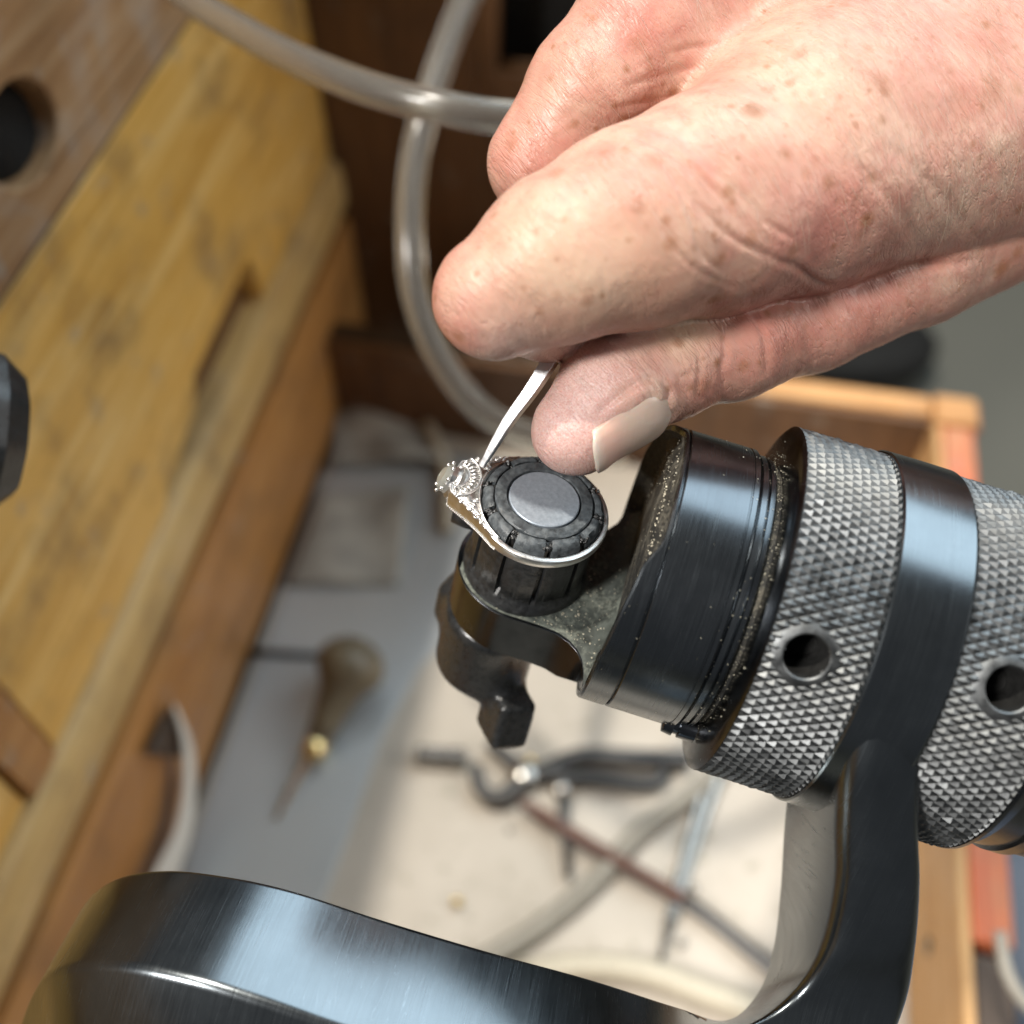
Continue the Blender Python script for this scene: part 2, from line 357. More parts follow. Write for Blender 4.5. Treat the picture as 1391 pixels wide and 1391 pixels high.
# distance-field skins
def cone(P, a, b):
    A_, ra, B_, rb = a[:3], a[3], b[:3], b[3]
    d = (B_ - A_).astype(np.float32); q = P - A_.astype(np.float32)
    h = np.clip((q @ d) / float(d @ d), 0, 1)
    return np.sqrt(((q - h[:, None] * d) ** 2).sum(1)) - (ra + (rb - ra) * h)
def smin(a, b, k):
    h = np.clip(0.5 + 0.5 * (b - a) / k, 0, 1); return b + (a - b) * h - k * h * (1 - h)
def chain(P, pts, k):
    r = None
    for a, b in zip(pts[:-1], pts[1:]):
        c = cone(P, a, b); r = c if r is None else smin(r, c, k)
    return r
def surface_nets(lo, hi, h, fn=None):
    fn = fn or sdf_b
    nx, ny, nz = [int((b - a) / h) + 1 for a, b in zip(lo, hi)]
    X, Y, Z = np.meshgrid(*(lo[i] + h * np.arange(q) for i, q in enumerate((nx, ny, nz))), indexing='ij')
    v = fn(np.stack([X.ravel(), Y.ravel(), Z.ravel()], 1)).reshape(nx, ny, nz); s = v < 0
    acc = np.zeros((nx - 1, ny - 1, nz - 1, 3)); cnt = np.zeros((nx - 1, ny - 1, nz - 1)); cor = [(i, j, k) for i in (0, 1) for j in (0, 1) for k in (0, 1)]
    sl = lambda A, c: A[c[0]:c[0] + nx - 1, c[1]:c[1] + ny - 1, c[2]:c[2] + nz - 1]
    for a in cor:
        for ax in range(3):
            if a[ax]: continue
            b = list(a); b[ax] = 1; va, vb = sl(v, a), sl(v, b); x = (sl(s, a) != sl(s, b)); t = np.where(x, va / np.where(x, va - vb, 1), 0)
            for q in range(3): acc[..., q] += np.where(x, a[q] + (t if q == ax else 0), 0)
            cnt += x
    act = cnt > 0; idx = -np.ones(act.shape, int); idx[act] = np.arange(act.sum()); ij = np.argwhere(act)
    V = np.array(lo) + h * (ij + acc[act] / cnt[act][:, None]); F = []
    for ax in range(3):
        o1, o2 = (ax + 1) % 3, (ax + 2) % 3; dv = [0, 0, 0]; dv[ax] = 1
        a = s[:nx - dv[0], :ny - dv[1], :nz - dv[2]]; b = s[dv[0]:, dv[1]:, dv[2]:]
        e = np.argwhere(a != b); e = e[(e[:, o1] > 0) & (e[:, o2] > 0) & (e[:, o1] < act.shape[o1]) & (e[:, o2] < act.shape[o2]) & (e[:, ax] < act.shape[ax])]
        q = []
        for d1_, d2_ in ((0, 0), (1, 0), (1, 1), (0, 1)):
            f = e.copy(); f[:, o1] -= d1_; f[:, o2] -= d2_; q.append(idx[f[:, 0], f[:, 1], f[:, 2]])
        q = np.stack(q, 1); fl = s[e[:, 0], e[:, 1], e[:, 2]]; q[fl] = q[fl][:, ::-1]; F.append(q[(q >= 0).all(1)])
    return V, np.concatenate(F)

# ------------------------------------------------------------------ the setting
fl = link('floor', [(-3000, -3000, -620), (3000, -3000, -620), (3000, 3000, -620), (-3000, 3000, -620)], [(0, 1, 2, 3)], 'concrete', kind='structure')

XL = -169.0
bench = tag(empty('workbench', (XL, 100, -620)), 'worn workbench with yellow wood panels and a grooved brown rail', 'workbench')
BO = (XL, 100, -620)
def bpart(name, V, F, mat, **k): return link(name, [np.array(v) - BO for v in V], F, mat, bench, **k)
# body behind the panels, then each board as its own piece
bpart('side_frame', *[x for x in (lambda lo, hi: ([(x, y, z) for x in (lo[0], hi[0]) for y in (lo[1], hi[1]) for z in (lo[2], hi[2])], [(0, 1, 3, 2), (4, 6, 7, 5), (0, 4, 5, 1), (2, 3, 7, 6), (0, 2, 6, 4), (1, 5, 7, 3)]))((XL - 60, -220, -615), (XL - 9, 432, 330))], 'dark_wood', bevel=1)
trx = lambda x0: (lambda u, v, z: (x0 + z, u, v))
# yellow panel with a notch along its lower edge
a0 = on_x(352, 400, XL); a1 = on_x(262, 540, XL); a2 = on_x(228, 690, XL)
pan = [(106, 124), (a2[1], 124), (a2[1] + 4, 131), (a1[1], 136), (a1[1] + 6, 147), (a0[1] - 3, 150), (a0[1] + 2, 146), (a0[1] + 3, 126), (411, 126), (411, 247), (106, 247)]
bpart('panel', *plate(pan, [], -9, 0, trx(XL)), 'yellow_wood', bevel=0.8)
pan2 = [(-160, 124), (88, 124), (88, 247), (-160, 247)]
bpart('panel', *plate(pan2, [], -9, -1.5, trx(XL)), 'yellow_wood', bevel=0.8)
bpart('stile', *plate([(89.5, 123.5), (104.5, 123.5), (104.5, 248), (89.5, 248)], [], -9, 1.2, trx(XL)), 'brown_wood', bevel=1)
# top rail with an oval finger hole
hc = on_x(32, 182, XL + 2); e = [(hc[1] + 16 * math.cos(q) - 5 * math.sin(q), hc[2] + 13 * math.sin(q) + 2 * math.cos(q)) for q in np.linspace(0, 2 * PI, 33)[:-1]]
bpart('top_rail', *plate([(-200, 250.5), (430, 250.5), (430, 322), (-200, 322)], [e], -9, 2.0, trx(XL)), 'top_wood', bevel=1)
bpart('hole_dark_plug', *join(tube([(XL - 8, hc[1], hc[2]), (XL - 30, hc[1] + 2, hc[2] - 6)], [17, 14], 20)), 'matt_black')  # black plug standing in for the darkness inside the hole
# grooved lip and lower rail
prof = [(0, 123), (2.5, 121.5), (4.2, 117), (4.4, 102), (3.4, 96.5), (0.5, 94.5), (-1.5, 93.4), (-1.5, 91.2), (0.5, 90), (3.4, 88.5), (4.0, 85), (3.6, 40), (3.0, 6), (-9, 6), (-9, 123)]
def extr(prof, y0, y1, x0, n=2):
    V, F = [], []; k = len(prof)
    for y in np.linspace(y0, y1, n):
        V += [(x0 + p[0], y, p[1]) for p in prof]
    for j in range(n - 1):
        for i in range(k): F.append((j * k + i, j * k + (i + 1) % k, (j + 1) * k + (i + 1) % k, (j + 1) * k + i))
    F.append(tuple(range(k))); F.append(tuple((n - 1) * k + i for i in range(k))); return V, F
bpart('rail_lip', *extr(prof[:6] + [(-0.5, 93.8), (-9, 93.6), (-9, 123)], -200, 411, XL), 'lip_wood', auto=50)
bpart('rail', *extr([(-9, 89.2), (-0.5, 89.0), (1.6, 88.4)] + prof[9:13] + [(-9, 6)], -200, 411, XL), 'brown_wood', auto=50)
for nm, lo, hi in (('shadow_strip', (XL - 9, -200, 247.3), (XL - 0.5, 430, 250.2)), ('shadow_strip', (XL - 9, -200, 89.4), (XL - 1.6, 411, 93.4)), ('shadow_strip', (XL - 9, 104.7, 124.1), (XL - 0.8, 105.8, 247))):
    box(nm, lo, hi, 'matt_black', bench, 0.2, BO)  # black strips set into the gaps to stand for their shade
# bench top above the side, keeps the strip of tray below in shade
bpart('worktop', *plate([(-400, -230), (XL + 2, -230), (XL + 2, 440), (-400, 440)], [], 323, 345, lambda u, v, z: (u, v, z)), 'top_wood', bevel=2)

bk = tag(empty('bench_leg_panel', (-80, 418, -620)), 'dark brown upright wooden panel behind the looping clear hose', 'bench panel')
bo = (-80, 418, -620)
op0 = on_z; r1 = W @ ray(668, 0); r2 = W @ ray(700, 100)
yb = 413.0
pA = CAM + (W @ ray(690, 0)) * (yb / (W @ ray(690, 0))[1]); pB = CAM + (W @ ray(672, 100)) * (yb / (W @ ray(672, 100))[1])
hole = [(pB[0], pB[2]), (pB[0] + 75, pB[2] + 2), (pB[0] + 75, 330), (pA[0] + 3, 330)]
link('board', [np.array(v) - bo for v in plate([(XL - 6, -600), (-96, -600), (-96, 400), (XL - 6, 400)], [], 0, 12, lambda u, v, z: (u, yb + z, v))[0]], plate([(XL - 6, -600), (-96, -600), (-96, 400), (XL - 6, 400)], [], 0, 12, lambda u, v, z: (u, yb + z, v))[1], 'dark_wood', bk, bevel=1)
V, F = plate([(-95.4, -600), (30, -600), (30, 400), (-95.4, 400)], [hole], 0.6, 12, lambda u, v, z: (u, yb + z, v))
link('board', [np.array(v) - bo for v in V], F, 'dark_wood', bk, bevel=1)
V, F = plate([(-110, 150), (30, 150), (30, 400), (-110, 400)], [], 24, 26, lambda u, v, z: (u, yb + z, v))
link('backing', [np.array(v) - bo for v in V], F, 'matt_black', bk, bevel=0)

# tray
tray = tag(empty('catch_tray', (0, 200, -4)), 'shallow wooden catch tray with orange brown rims under the ring holder', 'tray')
TO = (0, 200, -4)
box('bottom', (-165, -140, -4), (127.5, 352, 0), 'tray_sheet', tray, 0.3, TO)
box('side_wall', (128, -140, -4), (131.8, 351, 60.2), 'tray_wood', tray, 1.2, TO)
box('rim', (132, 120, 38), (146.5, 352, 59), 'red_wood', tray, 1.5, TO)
box('rim', (132, -140, 38), (146, 116.5, 57), 'shade_and_scrap_brown', tray, 1.5, TO)  # rim length under the holder's shadow, painted darker
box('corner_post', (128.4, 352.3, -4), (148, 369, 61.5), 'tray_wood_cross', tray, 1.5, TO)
box('far_wall', (-165, 352.5, -4), (128, 357, 58), 'dark_wood', tray, 1.2, TO)  # shaded wall, its darkness put into the wood colour
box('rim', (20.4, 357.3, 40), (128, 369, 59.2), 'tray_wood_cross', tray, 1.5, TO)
box('rim', (-165, 357.3, 40), (20, 369, 58.2), 'shade_and_scrap_brown', tray, 1.5, TO)  # rim behind the panel's shadow, shade painted as darker brown
for y0 in (352.8, 361):
    box('finger_joint', (147.6, y0, 20), (149.2, y0 + 6, 59), 'red_wood', tray, 0.6, TO)
kn = on_x(1262, 1285, 128)
kv, kf = lathe([(-0.5, 3.5), (0.3, 3.2), (0.5, 1.5)], 16, 'X', (127.8 - TO[0], kn[1] - TO[1], kn[2] - TO[2]))
link('wood_knot', kv, kf, 'oil_wood', tray)

# zinc sheet on the left tray floor; its blue-grey also paints the bench's shade
q = [(-161, -60), (-112, -60), (-106, 60), (-99, 130), (-96, 180), (-88, 215), (-60, 262), (-38, 300), (-42, 340), (-161, 340)]
V, F = plate(q, [], 0.4, 1.6, lambda u, v, z: (u, v, z))
tag(link('metal_sheet', V, F, 'shaded_zinc', bevel=0.4), 'blue grey metal sheet lying on the left of the tray floor', 'metal sheet')

# ------------------------------------------------------------------ things lying in the tray
def on_floor(px, py, h): return on_z(px, py, h)
# mushroom handled graver
A = on_floor(476, 905, 22); B = on_floor(430, 1010, 9); Cc = on_floor(415, 1033, 7); D = on_floor(374, 1112, 3)
gr = tag(empty('graver', A), 'graver with a dark mushroom handle and a short pale blade on the metal sheet', 'graver')
ax = (B - A); L = np.linalg.norm(ax); ax /= L
u = np.cross(ax, (0, 0, 1)); u /= np.linalg.norm(u); w = np.cross(u, ax)
def along(prof, A=A, ax=ax, u=u, w=w, n=32, org=A):
    V, F = lathe([(a, r) for a, r in prof], n, 'X'); return [A + ax * v[0] + u * v[1] + w * v[2] - org for v in V], F
link('handle', *along([(-13, 0.5), (-12, 6), (-9, 11), (-5, 14.2), (0, 15.5), (4, 14.5), (8, 11.5), (13, 8.6), (20, 7.4), (L - 8, 6.4), (L, 5.2), (L + 0.6, 2)]), 'oil_wood', gr)
link('ferrule', *along([(L - 2, 5.0), (L - 1.8, 5.6), (L + 6, 5.0), (L + 6.5, 4.6), (L + 6.6, 1)], ), 'brass', gr)
link('blade', *tube([B + (Cc - B) * 0.2 - A, Cc - A, (Cc + D) / 2 - A, D - A], [1.9, 1.9, 1.7, 0.9], 4), 'bright_iron', gr, False)
# thin dark rod beside the handle
p0 = on_floor(325, 884, 3); p1 = on_floor(425, 890, 3)
tag(link('steel_rod', *tube([p0, (p0 + p1) / 2, p1 + (p1 - p0) * 0.4], [1.6, 1.7, 1.6], 10), 'iron'), 'thin dark rod reaching from the rail to the mushroom handle', 'rod')
# white curved strip leaning on the rail
lf_ = crom([on_x(236, 958, -157.5), on_x(249, 1010, -157), on_x(250, 1070, -156.5), on_x(240, 1125, -156), on_x(214, 1180, -156), on_x(185, 1235, -156)], 6)
rt_ = crom([on_x(240, 958, -157.5), on_x(261, 1010, -157), on_x(266, 1070, -156.5), on_x(260, 1130, -156), on_x(243, 1185, -156), on_x(222, 1240, -156)], 6); V = []; F = []
for a, b in zip(lf_, rt_): V += [a, b, b + np.array((-1.0, 0, -0.4)), a + np.array((-1.0, 0, -0.4))]
for i in range(len(lf_) - 1):
    for k in range(4): F.append((i * 4 + k, i * 4 + (k + 1) % 4, i * 4 + 4 + (k + 1) % 4, i * 4 + 4 + k))
F += [(0, 1, 2, 3), tuple(len(V) - 4 + k for k in range(4))]
tag(link('paper_strip', V, F, 'white_strip', auto=40), 'curled white strip standing against the brown rail', 'paper strip')
# dark wedge over the strip
w0 = on_x(238, 955, -160); w1 = on_x(203, 1025, -160.5); w2 = on_x(256, 1030, -159.5)
V = [w0, w1, w2, w0 - (2, 0, 0), w1 - (2, 0, 0), w2 - (2, 0, 0)]
tag(link('leather_scrap', V, [(0, 1, 2), (3, 5, 4), (0, 3, 4, 1), (1, 4, 5, 2), (2, 5, 3, 0)], 'shade_and_scrap_brown', bevel=1), 'small dark triangular scrap at the top of the white strip', 'scrap')

# pliers
P0 = on_floor(690, 1062, 6); plo = P0
pl = tag(empty('pliers', P0), 'dark round nosed pliers lying open on the bright tray floor', 'pliers')
def fp(px, py, h): return on_floor(px, py, h) - plo
link('handle', *tube(crom([fp(700, 1062, 6), fp(745, 1045, 6), fp(790, 1028, 6), fp(860, 1030, 6), fp(935, 1034, 6)], 6), 4.0, 12), 'iron', pl)
link('handle', *tube(crom([fp(715, 1050, 5), fp(760, 1056, 5), fp(810, 1058, 5), fp(880, 1066, 5), fp(905, 1050, 5)], 6), 3.4, 12), 'iron', pl)
link('jaw', *tube(crom([fp(715, 1050, 6), fp(690, 1078, 6), fp(668, 1082, 6), fp(650, 1066, 6), fp(646, 1040, 6)], 6), np.linspace(4.4, 2.6, 25), 12), 'iron', pl)
link('jaw', *tube(crom([fp(725, 1056, 6), fp(702, 1040, 6), fp(680, 1020, 6), fp(662, 1010, 6)], 6), np.linspace(4.4, 2.2, 19), 12), 'iron', pl)
link('pivot', *lathe([(-3, 5), (3.6, 5), (4.4, 4.0), (4.6, 0.5)], 20, 'Z', fp(712, 1054, 6)), 'bright_iron', pl, auto=40)
# short square bar
b0 = on_floor(566, 1026, 4); b1 = on_floor(632, 1030, 4)
V, F = tube([b0, b0 + (b1 - b0) * 0.98, b1], [4.6, 4.6, 4.2], 8)
tag(link('steel_bar', V, F, 'bright_iron', auto=30), 'short stubby steel bar left of the pliers jaws', 'steel bar')
# rust coloured rod and its grey continuation
c = crom([on_floor(705, 1088, 7), on_floor(790, 1140, 7), on_floor(900, 1205, 6), on_floor(955, 1240, 5), on_floor(1060, 1325, 4), on_floor(1120, 1380, 4)], 8)
rod = tag(empty('file', c[0]), 'long file with a rusty red handle crossing the bright tray floor', 'file')
link('handle', *tube([p - c[0] for p in c[:21]], [1.6, 2.0, 2.4] + [2.8] * 14 + [2.7, 2.6, 2.5, 2.4], 14), 'rust_red', rod)
link('blade', *tube([p - c[0] for p in c[20:]], 2.7, 6), 'iron', rod, auto=30)
# burr standing across
bb = on_floor(766, 1130, 8); t0 = on_floor(762, 1072, 10); t1 = on_floor(772, 1192, 4)
bu = tag(empty('screw', bb), 'small dark screw with a bright round head beside the rusty file', 'screw')
link('shank', *tube([t0 - bb, (t0 + t1) / 2 - bb, t1 - bb], [2.6, 1.9, 1.6], 10), 'iron', bu)
link('head', *ico(t0 - bb, (4.2, 4.2, 3.0), 2), 'bright_iron', bu)
# hoses on the tray floor
c = crom([on_floor(630, 1320, 4), on_floor(720, 1268, 4), on_floor(800, 1205, 4), on_floor(870, 1130, 4), on_floor(950, 1070, 4), on_floor(1000, 1020, 4)], 8)
tag(link('tubing', *tube(c, 4.2, 14), 'grey_hose'), 'grey tube-shaped band running diagonally under the rusty file', 'tubing')  # grey band across the floor, drawn as a tube
c = crom([on_floor(640, 1370, 5), on_floor(710, 1330, 5), on_floor(790, 1312, 5), on_floor(880, 1322, 5), on_floor(960, 1350, 5), on_floor(1060, 1385, 5)], 8)
tag(link('hose', *tube(c, 5.2, 14), 'cream_hose'), 'cream coloured hose curving along the front of the bright tray floor', 'hose')
c = crom([on_floor(958, 1060, 2), on_floor(935, 1140, 2), on_floor(912, 1230, 2), on_floor(894, 1312, 2)], 8)
tw = tag(empty('tweezers', c[0]), 'thin pair of tweezers lying across the grey band', 'tweezers')
for s in (0, 1):
    off = np.array((s * 5.0, s * 1.0, 3 + s))
    link('arm', *tube([p - c[0] + off * (1 - i / len(c) * 0.9) for i, p in enumerate(c)], [1.6] * (len(c) - 6) + [1.3, 1.1, 0.9, 0.8, 0.7, 0.6], 6), 'bright_iron', tw, auto=30)
# scattered filings and beads: countable bright ones as things
beads = [((621, 1225), 2.4, 'brass', 'round brass bead glinting alone near the blue lit bracket'),
         ((925, 1282), 2.0, 'bright_iron', 'bright metal bead glinting beside the tweezer tips'),
         ((943, 1208), 1.8, 'bright_iron', 'tiny steel bead right of the tweezers on the tray'),
         ((720, 1033), 2.4, 'brass', 'brass bead glinting above the pliers pivot'),
         ((692, 1128), 1.2, 'bright_iron', 'tiny steel shaving bead below the pliers jaws')]
for (px, r, mt, lb) in beads:
    c0 = on_floor(px[0], px[1], r)
    V, F = ico((0, 0, 0), (r, r, r * 0.9), 2); o = tag(link('bead', V, F, mt), lb, 'bead', 'metal beads in the tray'); o.location = c0 * MM
V, F = [], []
for k in range(900):
    x, y = rng.uniform(-80, 126), rng.uniform(20, 330); r = abs(rng.normal(0.35, 0.3)) + 0.15
    v, f = ico((x, y, r * 0.5), (r * rng.uniform(0.6, 1.6), r * rng.uniform(0.6, 1.6), r * 0.6), 1); V, F = join((V, F), (v, f))
o = link('filings', V, F, 'crumb', smooth=False, kind='stuff'); tag(o, 'fine metal filings scattered over the tray floor', 'filings')
# papers and scraps at the dim far end of the tray
def crumple(name, pts, h, mat, lb, cat):
    V, F = [], []; n = 14
    P = [on_floor(*p, 0) for p in pts]
    for i in range(n):
        for j in range(n):
            a, b = i / (n - 1), j / (n - 1)
            p = P[0] * (1 - a) * (1 - b) + P[1] * a * (1 - b) + P[2] * a * b + P[3] * (1 - a) * b
            V.append(p + np.array((0, 0, 2.2 + h * (0.5 + 0.5 * math.sin(5 * a + 3 * b + h) * math.cos(4 * b - 2 * a)) + rng.uniform(0, h * 0.12))))
    for i in range(n - 1):
        for j in range(n - 1): F.append((i * n + j, i * n + j + 1, (i + 1) * n + j + 1, (i + 1) * n + j))
    o = link(name, V, F, mat); s = o.modifiers.new('solid', 'SOLIDIFY'); s.thickness = 0.0005
    return tag(o, lb, cat)
simple('grey_paper', (0.34, 0.325, 0.29), 0.7, 0.0, 60, 0.3)
crumple('cloth', [(452, 640), (455, 560), (560, 540), (600, 640)], 9, 'grey_paper', 'crumpled grey cloth at the dim far end of the tray', 'cloth')
crumple('paper', [(390, 800), (440, 680), (560, 670), (545, 800)], 5, 'grey_paper', 'creased grey paper lying on the metal sheet behind the graver', 'paper')
c = crom([on_floor(540, 515, 6), on_floor(578, 570, 6), on_floor(606, 640, 6), on_floor(608, 720, 6)], 6)
tag(link('cord', *tube(c, 3.2, 12), 'cream_hose'), 'short pale cord on the tray floor behind the ring', 'cord')

# clear hoses looping behind the hand
T1 = crom([at(190, -60, 262), at(262, 0, 250), at(330, 42, 240), at(405, 82, 232), at(500, 120, 226), at(600, 146, 222), at(690, 160, 222), at(800, 160, 226), at(930, 130, 235), at(1050, 60, 250), at(1150, -80, 265)], 10)
h1 = tag(empty('clear_hose', T1[0]), 'clear plastic hose running sideways from the top of the yellow panel to behind the hand', 'hose')
link('tube_wall', *tube([p - T1[0] for p in T1], 3.5, 20), 'hose_plastic', h1)
link('tube_bore', *tube([p - T1[0] for p in T1], 2.1, 16), 'hose_air', h1)
T2 = crom([at(670, -70, 300), at(628, 10, 296), at(594, 100, 292), at(566, 200, 288), at(557, 300, 286), at(565, 400, 288), at(600, 490, 294), at(660, 562, 304), at(740, 600, 320), at(840, 620, 345)], 10)
h2 = tag(empty('clear_hose', T2[0]), 'clear plastic hose hanging in a loop in front of the dark wood panel', 'hose')
link('tube_wall', *tube([p - T2[0] for p in T2], 4.0, 20), 'hose_plastic', h2)
link('tube_bore', *tube([p - T2[0] for p in T2], 2.4, 16), 'hose_air', h2)

# black faceted knob at the left edge
kc = at(-60, 583, 190)
kd = tag(empty('knob', kc), 'black faceted rubber knob at the left edge before the yellow panel', 'knob')
def lob(a, t): return 1 + 0.02 * math.cos(9 * t)
V, F = lathe([(-11, 6), (-10, 11), (-6, 14.6), (3, 15.6), (7, 14.0), (9.5, 9), (10, 1)], 72, 'Z', rfun=lob)
kk = link('grip', V, F, 'black_rubber', kd, auto=35); kk.rotation_euler = (R_(25), R_(-55), 0)

# things past the tray: black shoe-like box, denim lap
c0 = CAM + (W @ ray(1165, 478)) * 760
V, F = lathe([(-34, 20), (-30, 36), (-10, 44), (12, 44), (28, 36), (32, 15)], 40, 'Z')
pd = tag(empty('foot_pedal', (c0[0], c0[1], -600)), 'round black foot pedal on the grey floor beyond the tray', 'pedal')
zf = c0[2] - 0
link('body', [np.array((v[0] * 2.0 - 10, v[1] * 1.1, v[2] * 0.5)) + np.array((0, 0, 17)) for v in V], F, 'matt_black', pd)
pd.location = tuple(q * MM for q in (CAM + (W @ ray(1125, 480)) * ((-605 - CAM[2]) / (W @ ray(1125, 480))[2])))
pd.scale = (1.7, 1.7, 1.7)
V, F = [], []
n = 22
for i in range(n):
    for j in range(n):
        a, b = i / (n - 1), j / (n - 1)
        x = 150 + 230 * a; y = -170 + 370 * b
        z = -60 + 55 * math.sin(PI * min(1, a * 1.1 + 0.12)) - 40 * b + 5 * math.sin(9 * a + 5 * b) + 3 * math.sin(17 * b - 6 * a)
        V.append((x, y, z))
for i in range(n - 1):
    for j in range(n - 1): F.append((i * n + j, i * n + j + 1, (i + 1) * n + j + 1, (i + 1) * n + j))
o = link('denim_cloth', V, F, 'denim'); s = o.modifiers.new('solid', 'SOLIDIFY'); s.thickness = 0.002
tag(o, 'blue denim cloth beyond the right rim of the tray', 'cloth')
c = crom([at(1358, 1265, 330), at(1368, 1320, 326), at(1395, 1365, 322), at(1440, 1400, 318)], 6)
tag(link('apron_string', *tube(c, 2.0, 12), 'grey_hose'), 'grey apron string over the blue denim at the lower right', 'string')

# ------------------------------------------------------------------ ring holder
HX = np.array([0.95469628, -0.29568032, -0.03358826]); HY = np.array([0.24275633, 0.7085462, 0.66259463]); HZ = np.array([0.17211735, 0.64073039, -0.74822469])
O = np.array([(740 - CPX) / FPX, (CPX - 677) / FPX, 1]) * 152.41
Ow = c2w(O); Hw = np.stack([W @ HX, W @ HY, W @ HZ], 1)
HM = Matrix.Identity(4)
for i in range(3):
    for j in range(3): HM[i][j] = Hw[i, j]
    HM[i][3] = Ow[i] * MM
def w2h(p): return (np.asarray(p) - Ow) @ Hw
def hat(px, py, d): return w2h(at(px, py, d))
ZA = -7.73
hold = tag(empty('ring_holder', mat=HM), 'black steel ring holder with knurled grips and a clamped ring on its expanding post', 'ring holder')

# expanding post
zt = -16.0
ns = 10
def slot(a, t):
    q = ((t / (2 * PI) * ns) % 1.0); dd = min(q, 1 - q)
    return 1 - (0.085 if dd < 0.07 and -13.2 < a < -2.8 else 0.0) + 0.004 * math.sin(37 * t + a * 9)
V, F = lathe([(zt - 1, 9.5), (zt + 0.6, 9.6), (zt + 1.6, 9.3), (zt + 2.2, 8.9), (-13.0, 8.8), (-12.9, 8.9), (-9, 8.95), (-6, 8.85), (-3.2, 8.6), (-1.3, 8.3), (-0.85, 7.5)], 240, 'Z', rfun=slot)
post = link('expanding_post', V, F, 'black_rubber', hold, auto=50)
# centre plug
V, F = lathe([(-2, 5.15), (-0.12, 5.15), (0.0, 5.02), (0.02, 0.3)], 64, 'Z'); link('centre_plug', V, F, 'plug_metal', post, auto=30)
V, F = lathe([(-2, 7.15), (-0.25, 7.18), (-0.08, 7.0), (-0.05, 5.55), (-0.22, 5.42), (-2, 5.42)], 96, 'Z', close=False)
V = [(v[0], v[1], v[2] + (0.06 * math.sin(9 * math.atan2(v[1], v[0])) + rng.normal(0, 0.03) if v[2] > -0.2 else 0)) for v in V]
link('inner_ring', V, F, 'jaw_rubber', post, auto=40)
# ten jaws, each its own rubber lug
def jaw_mesh(k):
    r = np.random.default_rng(k); a0, a1 = R_(4.0 + r.uniform(-0.9, 0.9)), R_(32.0 + r.uniform(-0.8, 0.8)); V, F = [], []; n = 9
    cs = [(7.42, -3.5), (7.42, -0.22), (7.6, -0.12), (8.35, -0.30), (8.75, -0.75), (8.95, -1.4), (8.95, -3.5)]; k_ = len(cs)
    for i in range(n):
        t = a0 + (a1 - a0) * i / (n - 1)
        for (rr, z) in cs: 
            e = 0.10 if i in (0, n - 1) and z > -2 else 0
            ch = abs(r.normal(0, .16)) if (rr > 8.5 and z > -2 and r.uniform() < .35) else 0
            rr -= ch
            V.append(((rr + r.normal(0, .035)) * math.cos(t), (rr + r.normal(0, .02)) * math.sin(t), z - e - ch + r.normal(0, 0.035)))
    for i in range(n - 1):
        for j in range(k_): F.append((i * k_ + j, i * k_ + (j + 1) % k_, (i + 1) * k_ + (j + 1) % k_, (i + 1) * k_ + j))
    F.append(tuple(range(k_))); F.append(tuple((n - 1) * k_ + j for j in range(k_))); return V, F
j0 = [link('jaw', *jaw_mesh(k), 'jaw_rubber', post, auto=45) for k in range(3)]
for k in range(ns):
    if k < 3: o = j0[k]
    else: o = j0[k % 3].copy(); C.objects.link(o); o.parent = post
    o.rotation_euler = (0, 0, 2 * PI * k / ns)
# crumbs caught in the notches
V, F = [], []
for k in range(ns):
    for q in range(11):
        t = 2 * PI * k / ns + rng.normal(0, 0.045); r = rng.uniform(7.6, 8.8); s = rng.uniform(0.18, 0.45)
        v, f = ico((r * math.cos(t), r * math.sin(t), -0.95 + rng.uniform(0, 0.4)), (s, s * rng.uniform(0.6, 1.3), s), 1); V, F = join((V, F), (v, f))
link('rubber_crumb', V, F, 'black_rubber', post, smooth=False, kind='stuff')
# side screw lug left of the post
V, F = lathe([(-3, 2.0), (-1, 2.3), (1.2, 2.3), (1.6, 1.8), (1.7, 0.3)], 20, 'X', (-9.6, 1.8, -10.2)); link('lug', V, F, 'black_rubber', post)

# tongue plate
R0 = 10.35
out = [(R0 * math.cos(t), R0 * math.sin(t)) for t in np.linspace(R_(90), R_(270), 40)]
near = [(2, -R0), (5, -R0 - 0.03), (7.6, -R0 - 0.25), (9.6, -R0 - 1.0), (11.2, -R0 - 2.3), (12.3, -R0 - 4.0), (12.9, -R0 - 6.2), (13.1, -19.0)]
out += near + [(16.4, -19.2)] + [(16.4, 19.2)] + [(x, -y) for x, y in reversed(near)]
def tclip(u, v, z):
    lim = math.sqrt(21.0 ** 2 - (z - ZA) ** 2) - 0.1
    return (u, max(-lim, min(lim, v)) if u > 9 else v, z)
V, F = plate(out, [], zt - 9.4, zt, tclip)
link('tongue_plate', V, F, 'blued_steel', hold, bevel=0.35, seg=3)
# grime crust over the tongue top
V, F = [], []; nx, ny = 46, 60
def tongue_half(x):
    if x < 2: return math.sqrt(max(0.0, R0 * R0 - min(x, 0) ** 2))
    xs = [p[0] for p in near]; ys = [-p[1] for p in near]; return float(np.interp(x, xs, ys))
for i in range(nx):
    x = -9.2 + (15.4 + 9.2) * i / (nx - 1); hw = tongue_half(x) - 0.45
    for j in range(ny):
        y = -hw + 2 * hw * j / (ny - 1)
        lift = max(0, x - 12.0) ** 2 * 0.22
        edge = min(1, min(j, ny - 1 - j) / 4)
        V.append((x, y, zt + 0.05 + edge * (0.10 + abs(rng.normal(0, 0.05))) + lift * edge))
for i in range(nx - 1):
    for j in range(ny - 1): F.append((i * ny + j, i * ny + j + 1, (i + 1) * ny + j + 1, (i + 1) * ny + j))
link('grime_crust', V, F, 'plate_grime', hold)

